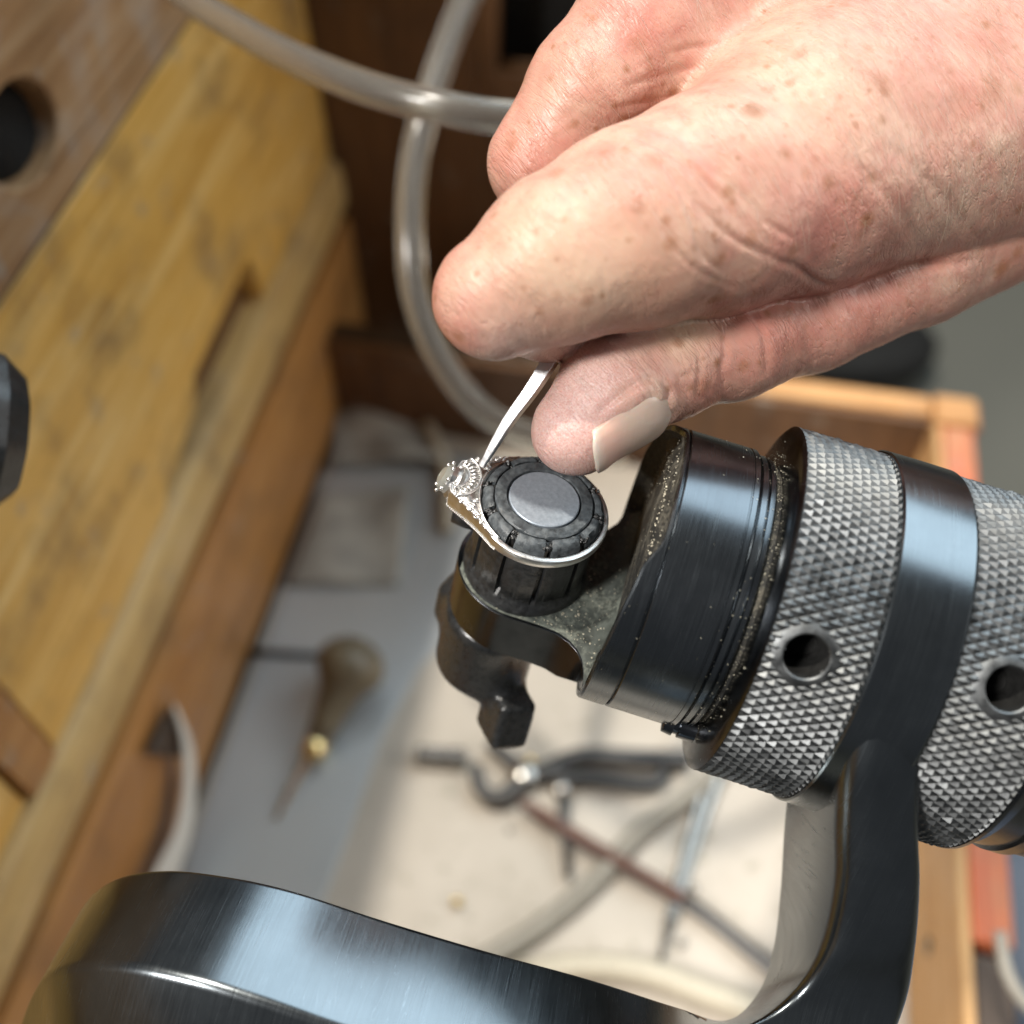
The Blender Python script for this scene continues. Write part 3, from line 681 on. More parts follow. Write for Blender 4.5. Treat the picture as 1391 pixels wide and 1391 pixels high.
# head flange: front rim varies round the circle, front face dished
RB = 21.15; n = 144
def xf(phi):
    d = abs(math.degrees((phi + PI) % (2 * PI) - PI))
    return float(np.interp(d, [0, 26, 31, 40, 58, 81, 113, 180], [16.35, 16.35, 16.2, 14.7, 13.8, 12.9, 12.9, 12.9]))
V, F = [], []; rows = []
def ringrow(fx, r):
    for i in range(n):
        t = 2 * PI * i / n; V.append((fx(t), -r * math.sin(t), ZA + r * math.cos(t)))
ringrow(lambda t: 16.9, 20.7); ringrow(lambda t: 16.9, RB - 0.12); ringrow(lambda t: 16.75, RB)
ringrow(lambda t: xf(t) + 0.35, RB); ringrow(lambda t: xf(t) + 0.05, RB - 0.18); ringrow(lambda t: xf(t), RB - 0.9)
ringrow(lambda t: min(16.3, xf(t) + 1.2), RB - 1.8); ringrow(lambda t: 15.6, RB - 3.2); ringrow(lambda t: 15.3, 12); ringrow(lambda t: 15.3, 0.5)
for j in range(9):
    for i in range(n): F.append((j * n + i, j * n + (i + 1) % n, (j + 1) * n + (i + 1) % n, (j + 1) * n + i))
fl_ = link('head_flange', V, F, 'collar_steel', hold, auto=28)
fl_.data.materials.append(M['gap_grime'])
for p in fl_.data.polygons:
    if p.index >= 5 * n: p.material_index = 1
# collar band and its grooves (one turned piece)
prof = [(16.6, 20.5), (17.12, 20.5), (17.14, 21.0), (17.3, RB), (26.0, RB), (26.08, RB - 0.12), (26.25, RB - 0.12), (26.33, RB), (27.0, RB), (27.2, RB - 0.15), (27.25, 20.1), (27.6, 20.05), (27.65, 20.55), (28.35, 20.6), (28.45, 20.0), (28.75, 19.95), (28.85, 20.45), (29.5, 20.4), (29.7, 20.1)]
V, F = lathe([(a, r) for a, r in prof], 144, 'X', (0, 0, ZA), close=False); link('collar', V, F, 'collar_steel', hold, auto=30)
V, F = lathe([(29.6, 20.3), (29.75, 19.6), (30.6, 19.5), (30.9, 20.2)], 144, 'X', (0, 0, ZA), close=False); link('dust_groove', V, F, 'gap_grime', hold, auto=30)
# stop pin low in the gap
V, F = lathe([(25.6, 0.5), (25.8, 1.7), (27.2, 1.9), (27.3, 1.5), (28.0, 1.5), (28.1, 1.9), (30.5, 1.9)], 24, 'X', (0, -17.6, ZA - 10.6)); link('stop_pin', V, F, 'blued_steel', hold, auto=30)

RK = 26.1
def knurl(x0, x1, R, N, a, h, holes):
    V, F = [], []; r2 = np.random.default_rng(int(x0))
    nx = int((x1 - x0) / (a / 2))
    for i in range(2 * N):
        th = PI * i / N
        for j in range(nx + 2):
            if (i + j) % 2: continue
            x = x0 + j * a / 2
            skip = False
            for (hx, ht, hr) in holes:
                if math.hypot(x - hx, (((th - ht + PI) % (2 * PI)) - PI) * R) < hr + 0.5: skip = True
            if skip: continue
            hh = h * (1 + r2.normal(0, 0.11)); px = x + r2.normal(0, 0.03); pt = th + r2.normal(0, 0.03) / R; dt = PI / N
            cs = [(x - a / 2, th, R - h), (x, th + dt, R - h), (x + a / 2, th, R - h), (x, th - dt, R - h)]
            cs = [(min(max(q[0], x0 - 0.15), x1 + 0.15), q[1], q[2]) for q in cs]
            px = min(max(px, x0), x1)
            f = 0.16
            tp = [(px + (q[0] - x) * f, pt + (q[1] - th) * f, R - h + hh * (1 - f)) for q in cs]
            b = len(V)
            for q in cs + tp: V.append((q[0], -q[2] * math.sin(q[1]), ZA + q[2] * math.cos(q[1])))
            F += [(b, b + 1, b + 5, b + 4), (b + 1, b + 2, b + 6, b + 5), (b + 2, b + 3, b + 7, b + 6), (b + 3, b, b + 4, b + 7), (b + 4, b + 5, b + 6, b + 7)]
    return V, F
def hole_spot(px, py):
    r = ray(px, py); A_ = np.array([HY @ r, HZ @ r]); B_ = np.array([-(HY @ O), -(HZ @ O) - ZA])
    qa, qb, qc = A_ @ A_, 2 * A_ @ B_, B_ @ B_ - RK * RK; tt = (-qb - math.sqrt(qb * qb - 4 * qa * qc)) / 2 / qa
    q = r * tt - O; return HX @ q, math.atan2(-(HY @ q), HZ @ q - ZA)
def grip(x0, x1, hole, core):
    hx, ht = hole_spot(*hole)
    V, F = knurl(x0, x1, RK, 116, 2.45, 0.46, [(hx, ht, 3.15)])
    g = link('knurled_grip', V, F, 'knurl_steel', hold, smooth=False)
    V, F = [], []
    k = 40
    for (rr, dep) in ((4.7, -0.55), (4.1, -0.30), (3.3, -0.06), (3.05, -0.06), (2.85, -0.25), (2.85, -8.0), (0.3, -8.4)):
        for i in range(k):
            t = 2 * PI * i / k; th = ht + rr * math.sin(t) / RK; R = RK + dep
            V.append((hx + rr * math.cos(t), -R * math.sin(th), ZA + R * math.cos(th)))
    for j in range(6):
        for i in range(k): F.append((j * k + i, j * k + (i + 1) % k, (j + 1) * k + (i + 1) % k, (j + 1) * k + i))
    F.append(tuple(6 * k + i for i in range(k)))
    o = link('spanner_hole', V, F, 'knurl_steel', g, auto=40); o.data.materials.append(M['hole_shade'])
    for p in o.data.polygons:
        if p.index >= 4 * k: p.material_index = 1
    V, F = lathe(core, 144, 'X', (0, 0, ZA), close=False); link('grip_rim', V, F, 'blued_steel', g, auto=35)
    return g
grip(31.7, 44.5, (1096, 893), [(30.6, 19.3), (30.75, 21.5), (31.0, 24.2), (31.25, 25.4), (31.6, 26.0), (31.9, 25.6), (31.95, 25.2)])
grip(54.6, 67.4, (1372, 937), [(54.2, 25.0), (54.4, 25.8), (54.8, 25.5)])
# inner body under the knurl, clamp ring, rear handle
V, F = lathe([(30.8, 16.5), (30.9, 17.0), (68, 17.0), (68.1, 16.5)], 144, 'X', (0, 0, ZA), close=False); link('inner_sleeve', V, F, 'gap_grime', hold, auto=30)
V, F = lathe([(44.35, 25.0), (44.45, 26.25), (44.7, 26.45), (49.5, 26.5), (54.0, 26.45), (54.3, 26.25), (54.4, 25.0)], 192, 'X', (0, 0, ZA), close=False); link('clamp_ring', V, F, 'bracket_steel', hold, auto=30)
V, F = lathe([(67.3, 25.3), (67.6, 26.0), (68.1, 26.0), (68.4, 25.2), (70, 24.6), (70.2, 24.0), (74, 23.9), (74.2, 24.4), (76, 24.4), (76.2, 23.9), (110, 22.5), (124, 20), (128, 12), (129, 1)], 144, 'X', (0, 0, ZA), close=False); link('rear_handle', V, F, 'blued_steel', hold, auto=30)

# thumb screw under the tongue
ts_c = (-2.4, -1.0)
V, F = lathe([(zt - 9.0, 5.6), (zt - 10.2, 5.6), (zt - 10.4, 7.4), (zt - 11.4, 8.0), (zt - 14, 8.2), (zt - 22, 8.0), (zt - 26, 7.2), (zt - 28.2, 5.4), (zt - 29, 2.5), (zt - 29.1, 0.3)], 64, 'Z', (*ts_c, 0))
def rbox(P, c0, half, rot, r):
    mt = np.array(Matrix.Rotation(R_(rot[2]), 3, 'Z') @ Matrix.Rotation(R_(rot[1]), 3, 'Y') @ Matrix.Rotation(R_(rot[0]), 3, 'X'))
    q = np.abs((P - np.array(c0)) @ mt) - (np.array(half) - r)
    return np.linalg.norm(np.maximum(q, 0), axis=1) + np.minimum(q.max(1), 0) - r
def ts_sdf(P):
    zb0, zb1 = zt - 10.6, zt - 27.5; rad = np.hypot(P[:, 0] - ts_c[0], P[:, 1] - ts_c[1]); zc = (zb0 + zb1) / 2
    q0 = rad - (8.1 - 2.2) - 0.0 * P[:, 2]; q1 = np.abs(P[:, 2] - zc) - ((zb0 - zb1) / 2 - 2.2)
    body = np.sqrt(np.maximum(q0, 0) ** 2 + np.maximum(q1, 0) ** 2) + np.minimum(np.maximum(q0, q1), 0) - 2.2
    lv = rbox(P, (4.2, -8.8, -44.2), (3.3, 4.2, 4.7), (-20, 10, 30), 1.0)
    nk = cone(P.astype(np.float32), np.array((-1.0, -3.0, -38.0, 5.5)), np.array((3.2, -7.6, -43.0, 2.8)))
    l2 = rbox(P, (-9.6, 3.0, -33.0), (2.3, 3.2, 4.2), (0, 0, -20), 1.2)
    return smin(smin(smin(body, nk, 3.0), lv, 1.6), l2, 3.0)
V, F = surface_nets((-16, -20, -56), (12, 14, -22), 0.55, ts_sdf)
tsb = link('thumb_screw', V, F, 'black_plastic', hold, sub=1)
V, F = lathe([(zt - 9.2, 5.4), (zt - 11.5, 5.4), (zt - 11.6, 1)], 40, 'Z', (*ts_c, 0)); link('screw_stem', V, F, 'blued_steel', tsb, auto=40)

# bracket arm: loft of corner points (far-inner, near-inner, near-outer)
st = [((1110, 900), (1178, 880), (1278, 890), 131.6, 1.27),
      ((1090, 985), (1160, 960), (1268, 970), 131.8, 1.27),
      ((1072, 1060), (1149, 1045), (1259, 1050), 133.3, 1.265),
      ((1064, 1130), (1146, 1125), (1257, 1130), 135.8, 1.25),
      ((1059, 1210), (1145, 1200), (1259, 1200), 138, 1.24),
      ((1049, 1290), (1124, 1288), (1253, 1285), 141, 1.20),
      ((1028, 1350), (1078, 1348), (1236, 1370), 144, 1.18),
      ((985, 1386), (1010, 1395), (1190, 1460), 143, 1.14),
      ((915, 1366), (900, 1420), (1085, 1545), 140, 1.10),
      ((800, 1328), (770, 1450), (900, 1600), 138, 1.095),
      ((660, 1289), (620, 1436), (690, 1590), 137, 1.092),
      ((520, 1247), (490, 1405), (520, 1545), 136, 1.092),
      ((400, 1208), (360, 1362), (370, 1490), 136, 1.092),
      ((310, 1188), (255, 1330), (245, 1455), 137, 1.092),
      ((220, 1180), (160, 1312), (145, 1430), 140, 1.095),
      ((150, 1196), (85, 1316), (80, 1430), 146, 1.10),
      ((108, 1240), (48, 1345), (62, 1455), 158, 1.11),
      ((82, 1320), (20, 1420), (60, 1520), 172, 1.12),
      ((60, 1430), (0, 1540), (55, 1620), 186, 1.15)]
cols = []
for fi, ni, no, d, k in st:
    Fi = hat(*fi, d * k); Ni = hat(*ni, d); No = hat(*no, d + 0.6); Fo = Fi + (No - Ni) * 0.95
    cols.append((Fi, Ni, No, Fo))
paths = [crom([c[i] for c in cols], 7) for i in range(4)]
V, F = [], []
def corner(a, b, c, r, q=5):   # rounded corner at b between a and c
    u1 = (a - b) / np.linalg.norm(a - b); u2 = (c - b) / np.linalg.norm(c - b); p0, p2 = b + u1 * r, b + u2 * r
    return [p0 * (1 - s) ** 2 + b * 2 * s * (1 - s) + p2 * s * s for s in np.linspace(0, 1, q)]
for i in range(len(paths[0])):
    a, b, c, d = (paths[k][i] for k in range(4))
    rr_ = float(np.interp(i, [0, 8, 34, 48], [2.5, 5.5, 4.6, 1.0]))
    V += corner(d, a, b, 0.8) + corner(a, b, c, rr_, 7) + corner(b, c, d, min(3.4, rr_ + 1.4), 7) + corner(c, d, a, 1.5)
k = 24
for i in range(len(paths[0]) - 1):
    for j in range(k): F.append((i * k + j, i * k + (j + 1) % k, (i + 1) * k + (j + 1) % k, (i + 1) * k + j))
F.append(tuple(range(k))); F.append(tuple(len(V) - k + j for j in range(k)))
link('bracket_arm', V, F, 'bracket_steel', hold, auto=60)

# dust specks clinging to the steel
V, F = [], []
def speck(p, s):
    global V, F
    v, f = ico(p, (s * rng.uniform(0.5, 1.5), s * rng.uniform(0.5, 1.5), s * rng.uniform(0.4, 0.9)), 1)
    b = len(V); V += v; F += [tuple(i + b for i in q) for q in f]
for q in range(1300):
    x = float(rng.choice([rng.normal(30.2, 0.3), rng.normal(28.0, 0.8), rng.uniform(13, 31)], p=[0.74, 0.2, 0.06])); t = rng.uniform(-PI, PI)
    r = 21.15 if x < 27.1 else 20.5 if x < 29.6 else 19.6 + max(0, x - 30.3) * 6
    if x < xf(t): continue
    speck((x, -r * math.sin(t), ZA + r * math.cos(t)), abs(rng.normal(0.035, 0.03)) + 0.02)
for q in range(700):
    x = rng.uniform(-3, 15); y = rng.uniform(-1, 1) * (tongue_half(x) - 0.5)
    if x * x + y * y < 92: continue
    speck((x, y, zt + 0.2 + max(0, x - 12) ** 2 * 0.22), abs(rng.normal(0.06, 0.05)) + 0.02)
for q in range(900):
    r = 20 * math.sqrt(rng.uniform(0, 1)); t = rng.uniform(-PI * 0.6, PI * 0.6); z = ZA + r * math.cos(t)
    if z < zt: continue
    speck((15.45 if r < 18 else 15.9, -r * math.sin(t), z), abs(rng.normal(0.07, 0.05)) + 0.02)
link('metal_dust', V, F, 'crumb', hold, smooth=False, kind='stuff')

# ------------------------------------------------------------------ the ring on the post
ring = tag(empty('ring', mat=HM), 'antique white gold filigree ring with one clear stone, clamped on the black post', 'ring')
RI = 9.0
def s_of(t): return abs(math.degrees((t % (2 * PI)) - PI))            # degrees from the head
def r_out(s):
    r = 9.95 if s > 58 else 9.95 / math.cos(R_(58 - s)) * (1 - 0.045 * math.sin(PI * s / 58))
    return min(r, 13.6)
def ztop(s): return float(np.interp(s, [0, 18, 45, 75, 180], [-0.9, -1.05, -1.6, -1.95, -2.05]))
def zbot(s): return float(np.interp(s, [0, 18, 45, 75, 180], [-4.6, -4.5, -4.1, -3.75, -3.6]))
n = 240; V, F = [], []
for i in range(n):
    t = 2 * PI * i / n; s = s_of(t); ro, a, b = r_out(s), ztop(s), zbot(s)
    wall = np.interp(s, [0, 30, 60], [1.0, 0.9, 0.35])
    pr = [(RI, b), (RI, a - 0.25), (RI + 0.25, a), (ro - 0.35, a), (ro - 0.08, a - 0.12), (ro, a - 0.4), (ro, (a + b) / 2), (ro - 0.03, b + 0.4), (ro - 0.3, b)]
    for r, z in pr: V.append((r * math.cos(t), r * math.sin(t), z))
k = 9
for i in range(n):
    for j in range(k): F.append((i * k + j, i * k + (j + 1) % k, ((i + 1) % n) * k + (j + 1) % k, ((i + 1) % n) * k + j))
link('band', V, F, 'silver', ring, auto=35)
# oxidised recess plates on the shoulders, then raised wires and scrolls on them
def pol(r, deg, z): t = R_(deg); return np.array((r * math.cos(t), r * math.sin(t), z))
V, F = [], []
m_ = 60
for i in range(m_):
    dg = 180 - 50 + 100 * i / (m_ - 1); s = abs(dg - 180); ro = r_out(s)
    for r in (RI + 0.35, ro - 0.45): V.append(pol(max(r, RI + 0.35), dg, ztop(s) + 0.03))
for i in range(m_ - 1): F.append((2 * i, 2 * i + 1, 2 * i + 3, 2 * i + 2))
o = link('shoulder_recess', V, F, 'old_silver', ring)
o.modifiers.new('solid', 'SOLIDIFY').thickness = 0.00008
wires = []
for off in (0.28,):
    wires.append(tube([pol(RI + off, 180 - 62 + 124 * i / 60, ztop(abs(-62 + 124 * i / 60)) + 0.12) for i in range(61)], 0.17, 8))
for off in (0.15, 0.62):
    wires.append(tube([pol(r_out(abs(-56 + 112 * i / 60)) - off, 180 - 56 + 112 * i / 60, ztop(abs(-56 + 112 * i / 60)) + 0.10) for i in range(61)], 0.14, 8))
link('border_wire', *join(*wires), 'silver', ring)
# arch rows round the stone: three arcs with ribs between
HC = np.array((-13.9, 0, -1.0))
def hp(r, deg, z=-0.75): a = R_(deg); return np.array((HC[0] + r * math.cos(a), HC[1] + r * math.sin(a) , z))
arcs = [tube([hp(r, a) for a in np.linspace(-66, 66, 30)], w, 8) for r, w in ((1.9, 0.15), (2.65, 0.2), (4.35, 0.2))]
link('arch_wire', *join(*arcs), 'silver', ring)
ribs = [tube([hp(2.8, a), hp(3.5, a, -0.58), hp(4.25, a)], [0.14, 0.22, 0.14], 6) for a in np.linspace(-64, 64, 12)]
link('arch_rib', *join(*ribs), 'silver', ring)
for sg in (1, -1):
    sc = []
    for (s0, r0, R, turns, dirn) in ((27, 10.7, 0.78, 1.15, 1), (35, 10.25, 0.55, 1.2, -1), (41.5, 9.9, 0.38, 1.1, 1), (20, 9.75, 0.42, 1.1, -1), (21.5, 11.9, 0.36, 1.1, 1)):
        c0 = pol(r0, 180 + sg * s0, ztop(s0) + 0.17); p = []
        for q in range(26):
            a = dirn * sg * q / 25 * turns * 2 * PI + sg * 0.8; rr = R * (1 - 0.55 * q / 25); p.append(c0 + (rr * math.cos(a), rr * math.sin(a), 0))
        sc.append(tube(p, 0.13, 6)); sc.append(ico(c0 + (0, 0, .02), 0.17, 1))
    sc.append(tube([pol(9.75, 180 + sg * 52, ztop(52) + .1), pol(9.95, 180 + sg * 46, ztop(46) + .14), pol(9.9, 180 + sg * 44, ztop(44) + .14)], [0.05, 0.16, 0.1], 6))
    link('scroll', *join(*sc), 'silver', ring)
# milgrain beads along the lower outer edge and a leaf row on the outer wall
bd = []
for dg in np.arange(118, 243, 1.15):
    s = abs(dg - 180); bd.append(ico(pol(r_out(s) + 0.02, dg, zbot(s) + 0.30), 0.12, 1))
link('milgrain', *join(*bd), 'silver', ring)
# gallery under the stone, octagonal bezel, stone, claws
GA = Vector((-0.90, -0.06, 0.44)).normalized(); gu = GA.cross(Vector((0, 1, 0))).normalized(); gv = GA.cross(gu)
GC = Vector((-14.2, -0.1, -1.9))
def gal(prof, nn, tw=0.0):
    V, F = [], []
    for a, r in prof:
        for i in range(nn):
            t = 2 * PI * (i + tw) / nn; p = GC + GA * a + gu * (0.98 * r * math.cos(t)) + gv * (0.98 * r * math.sin(t)); V.append(tuple(p))
    kk = len(prof)
    for j in range(kk - 1):
        for i in range(nn): F.append((j * nn + i, j * nn + (i + 1) % nn, (j + 1) * nn + (i + 1) % nn, (j + 1) * nn + i))
    F.append(tuple(range(nn))); F.append(tuple((kk - 1) * nn + i for i in range(nn))); return V, F
link('gallery', *gal([(-1.6, 2.2), (-1.3, 2.5), (-1.0, 2.6), (-0.8, 2.4), (-0.5, 2.2), (-0.1, 2.1)], 32), 'old_silver', ring, auto=30)
link('bezel', *gal([(-0.4, 2.35), (0.35, 2.3), (0.55, 2.05), (0.55, 1.8), (0.0, 1.7)], 8, 0.5), 'silver', ring, auto=20)
link('stone', *gal([(-1.2, 0.2), (0.35, 2.15), (0.5, 2.15), (1.15, 1.3)], 16), 'gem_glass', ring, smooth=False)
cl = []
for i in range(8):
    t = 2 * PI * (i + 0.0) / 8; p = GC + GA * 0.55 + gu * (2.3 * math.cos(t)) + gv * (2.3 * math.sin(t)); cl.append(ico(tuple(p), 0.33, 2))
    continue
    p = GC + GA * -1.0 + gu * (2.65 * math.cos(t)) + gv * (2.65 * math.sin(t)); cl.append(ico(tuple(p), 0.38, 1))
    t += PI / 8; p = GC + GA * -1.0 + gu * (3.55 * math.cos(t)) + gv * (3.55 * math.sin(t)); cl.append(ico(tuple(p), 0.28, 1))
link('claw', *join(*cl), 'silver', ring)

# ------------------------------------------------------------------ steel pusher held between finger and thumb
c = crom([(654, 634, 154.2), (690, 574, 152.0), (722, 530, 150.2), (748, 489, 149.0), (775, 445, 148.4), (815, 385, 149), (880, 300, 153)], 6)
c = [np.array(at(*p)) for p in c]; tl = tag(empty('bezel_pusher', c[0]), 'flat bright steel pusher held between finger and thumb, its tip on the ring', 'hand tool')
V, F = [], []
wd_ = np.linspace(0, 1, len(c)); vd_ = np.array(W @ ray(705, 560)); vd_ /= np.linalg.norm(vd_); rf_ = np.array((-0.56, -0.30, 0.77)); view = vd_ - rf_; view /= np.linalg.norm(view)
for i, p in enumerate(c):
    T = c[min(i + 1, len(c) - 1)] - c[max(i - 1, 0)]; T = T / np.linalg.norm(T); u = np.cross(T, view); u /= np.linalg.norm(u); w = np.cross(T, u)
    a = np.interp(i, [0, 2, 6, 12, 18, len(c)], [0.40, 0.58, 0.80, 0.95, 1.05, 1.1]); b = np.interp(i, [0, 2, 6, 14], [0.3, 0.45, 0.6, 0.7])
    for su, sw in ((1, 1), (-1, 1), (-1, -1), (1, -1)): V.append(p + u * a * su + w * b * sw - c[0])
for i in range(len(c) - 1):
    for k in range(4): F.append((i * 4 + k, i * 4 + (k + 1) % 4, i * 4 + 4 + (k + 1) % 4, i * 4 + 4 + k))
F += [(0, 1, 2, 3), tuple(len(V) - 4 + q for q in range(4))]
link('blade', V, F, 'tool_steel', tl, bevel=0.12, auto=30)

# ------------------------------------------------------------------ the hand: one continuous skin grown from tapered limbs
def L(px, py, d, rpx): return np.array((*(ray(px, py) * d), rpx * d / FPX))
INDEX = [L(672, 403, 136, 84), L(760, 352, 136, 112), L(862, 312, 139, 134), L(965, 278, 144, 146), L(1085, 236, 151, 160), L(1225, 190, 161, 174), L(1400, 150, 173, 194), L(1640, 100, 185, 215)]
INDEX_TIP = [L(676, 405, 139, 78), L(745, 425, 148, 62), L(800, 420, 156, 56)]
MIDDLE = [L(738, 222, 158, 76), L(800, 122, 155, 82), L(880, 40, 156, 98), L(975, -50, 160, 120), L(1120, -60, 168, 160), L(1320, -40, 180, 210), L(1640, -20, 195, 250)]
MID_TIP = [L(745, 226, 162, 70), L(800, 260, 172, 60), L(860, 300, 180, 55)]
FILL = [L(1010, 150, 160, 110), L(1130, 120, 162, 150), L(1350, 70, 174, 230), L(1640, 60, 190, 260)]
RINGF = [L(815, 200, 180, 66), L(930, 40, 178, 84), L(1080, -70, 184, 120), L(1300, -60, 196, 180)]
LITTLE = [L(900, 190, 200, 52), L(1000, 40, 198, 62), L(1150, -40, 202, 90), L(1320, -40, 205, 140)]
KNUCK = [L(1082, 165, 148, 108), L(1120, 150, 150, 112)]
THUMB = [L(783, 583, 147, 63), L(835, 532, 149, 75), L(905, 492, 153, 76), L(985, 462, 157, 71), L(1100, 428, 162, 76), L(1240, 350, 167, 92), L(1400, 250, 176, 118), L(1640, 180, 188, 170)]
def sdf(P):
    P = P.astype(np.float32)
    idx = smin(chain(P, INDEX, 2.0), chain(P, INDEX_TIP, 2.0), 2.5)
    md = smin(chain(P, MIDDLE, 2.0), chain(P, MID_TIP, 2.0), 2.5)
    fil = chain(P, FILL, 3.0)
    r = smin(smin(idx, md, 1.6), chain(P, RINGF, 2), 1.2); r = smin(r, chain(P, LITTLE, 2), 1.2)
    r = smin(r, fil, 7.0); r = smin(r, chain(P, KNUCK, 2), 7.0)
    th = chain(P, THUMB, 2.0)
    th = smin(th, chain(P, [L(1003, 468, 156, 66), L(1012, 462, 157, 66)], 1), 4)
    return smin(r, th, 0.7)
def sdf_b(P, n=200000): return np.concatenate([sdf(P[i:i + n]) for i in range(0, len(P), n)])
def grad(P, e=0.08):
    g = np.stack([sdf_b(P + np.eye(3)[i] * e) - sdf_b(P - np.eye(3)[i] * e) for i in range(3)], 1)
    return g / np.maximum(np.linalg.norm(g, axis=1, keepdims=True), 1e-6)
V, F = surface_nets((-22, -18, 112), (112, 84, 236), 1.0)
me = bpy.data.meshes.new('tmp'); me.from_pydata(V.tolist(), [], F.tolist()); tmp = bpy.data.objects.new('tmp', me); C.objects.link(tmp)
sm = tmp.modifiers.new('s', 'SUBSURF'); sm.levels = sm.render_levels = 2
ev = tmp.evaluated_get(bpy.context.evaluated_depsgraph_get()); me2 = bpy.data.meshes.new_from_object(ev)
bpy.data.objects.remove(tmp); bpy.data.meshes.remove(me)
nv = len(me2.vertices); P = np.empty(nv * 3); me2.vertices.foreach_get('co', P); P = P.reshape(-1, 3)
NR = grad(P, 0.5); P = P - NR * sdf_b(P)[:, None] * 0.9
# smooth normal field and folds
px = np.stack([CPX + FPX * P[:, 0] / P[:, 2], CPX - FPX * P[:, 1] / P[:, 2]], 1)
facing = np.clip(-(NR * (P / np.linalg.norm(P, axis=1, keepdims=True))).sum(1), 0, 1)
def polyd(pts, per=6):
    c = np.array(crom([(*p, 0) for p in pts], per))[:, :2]; d = np.full(nv, 1e9)
    lo, hi = c.min(0) - 40, c.max(0) + 40; mk = ((px > lo) & (px < hi)).all(1); Q = px[mk]; dd = np.full(len(Q), 1e9); par = np.zeros(len(Q))
    for i in range(len(c) - 1):
        a, b = c[i], c[i + 1]; t = np.clip(((Q - a) @ (b - a)) / max(1e-9, (b - a) @ (b - a)), 0, 1)
        e = np.linalg.norm(Q - a - t[:, None] * (b - a), axis=1); u = e < dd; dd[u] = e[u]; par[u] = (i + t[u]) / (len(c) - 1)
    d[mk] = dd; pr = np.zeros(nv); pr[mk] = par; return d, pr
disp = np.zeros(nv)
def fold(pts, dep, w, ridge=0.35):
    d, pr = polyd(pts); fade = np.clip(np.minimum(pr, 1 - pr) * 6, 0.0, 1)
    dep = dep * 0.62
    disp[:] += (-dep * np.exp(-(d / w) ** 2) + dep * ridge * np.exp(-((d - 2.2 * w) / (1.3 * w)) ** 2)) * fade * np.clip(facing * 3, 0, 1)
# index / back of hand skin folds
fold([(838, 172), (880, 190), (925, 216), (975, 262), (1002, 305)], 0.45, 5)
fold([(880, 200), (915, 245), (940, 300), (955, 345), (985, 375)], 0.28, 4)
fold([(905, 225), (945, 275), (990, 320), (1050, 350), (1090, 368)], 0.32, 5)
fold([(860, 215), (885, 265), (905, 320), (945, 365), (1000, 392)], 0.20, 4)
fold([(1070, 350), (1105, 380), (1135, 389), (1160, 378)], 0.5, 5)
fold([(1160, 372), (1215, 362), (1280, 360), (1340, 350)], 0.35, 6)
fold([(955, 225), (1000, 255), (1040, 300), (1085, 330)], 0.22, 5)
fold([(845, 120), (890, 105), (950, 92), (1010, 95)], 0.22, 5)
fold([(830, 150), (880, 138), (940, 130), (1000, 140)], 0.25, 5)
fold([(900, 75), (960, 62), (1030, 60), (1080, 75)], 0.2, 5)
fold([(1150, 210), (1190, 250), (1230, 300), (1250, 340)], 0.25, 8)
fold([(1200, 190), (1250, 235), (1300, 290), (1330, 330)], 0.25, 9)
# thumb folds
fold([(1018, 424), (1034, 452), (1040, 480), (1042, 512)], 0.38, 4.5, 0.4)
fold([(980, 448), (984, 478), (980, 505), (984, 535)], 0.30, 4.5, 0.4)
fold([(946, 470), (952, 500), (948, 530), (955, 550)], 0.25, 4)
fold([(905, 508), (925, 512), (940, 506), (955, 512)], 0.18, 4)
fold([(1080, 425), (1095, 450), (1100, 475), (1110, 495)], 0.2, 6)
fold([(1140, 415), (1165, 430), (1180, 450), (1185, 468)], 0.2, 6)
# nail bed rim
fold([(897, 512), (906, 530), (902, 552), (893, 574)], 0.28, 5, 0.9)
fold([(895, 512), (872, 518), (845, 535), (822, 553), (808, 566)], 0.25, 5, 0.8)
# thumb nail: a curved plate laid on the thumb's outer side
def march(o, d, n=60):
    o = o.copy()
    for _ in range(n): o = o + d * sdf(o[None])[0] * 0.8
    return o
tip = ray(786, 610) * 147.5; base = ray(905, 520) * 152
axn = (base - tip) / np.linalg.norm(base - tip)
nrm = np.array((0.42, -0.60, -0.68)); nrm -= axn * nrm.dot(axn); nrm /= np.linalg.norm(nrm); lat = np.cross(axn, nrm)
NA, NB = 26, 17; NV, NF, TN = [], [], []
axis0 = ray(783, 590) * 147.5; axis1 = ray(893, 500) * 152.5
for i in range(NA):
    a = i / (NA - 1)
    for j in range(NB):
        b = j / (NB - 1) * 2 - 1
        aa = a * (1 - 0.10 * b * b) if a > 0.5 else a + 0.12 * abs(b) ** 3 * (1 - 2 * a)
        wdt = 4.7 * (1 - max(0, (a - 0.72) / 0.28) ** 2.2 * 0.62)
        ct = axis0 + (axis1 - axis0) * (-0.12 + 0.88 * aa)
        ang = b * wdt / 6.6
        dr = nrm * math.cos(ang) + lat * math.sin(ang)
        p = march(ct + dr * 16, -dr)
        rr = np.linalg.norm(p - ct); rr = max(rr, 5.7 - 0.6 * (b * b))
        rim = 0.38 - 0.7 * max(0, (a - 0.82) / 0.18) - 0.75 * max(0, (abs(b) - 0.78) / 0.22) ** 1.5
        p = ct + dr * (rr + rim - 0.05)
        NV.append(p); TN.append((np.clip(1 - (a / 0.10) ** 2, 0, 1), 0.8 * math.exp(-((a - 0.2) / 0.14) ** 2), 0, 1))
for i in range(NA - 1):
    for j in range(NB - 1): NF.append((i * NB + j, i * NB + j + 1, (i + 1) * NB + j + 1, (i + 1) * NB + j))
ei = [(i, i * NB + j) for i in range(6, NA) for j in (0, NB - 1)] + [(NA, (NA - 1) * NB + j) for j in range(NB)]
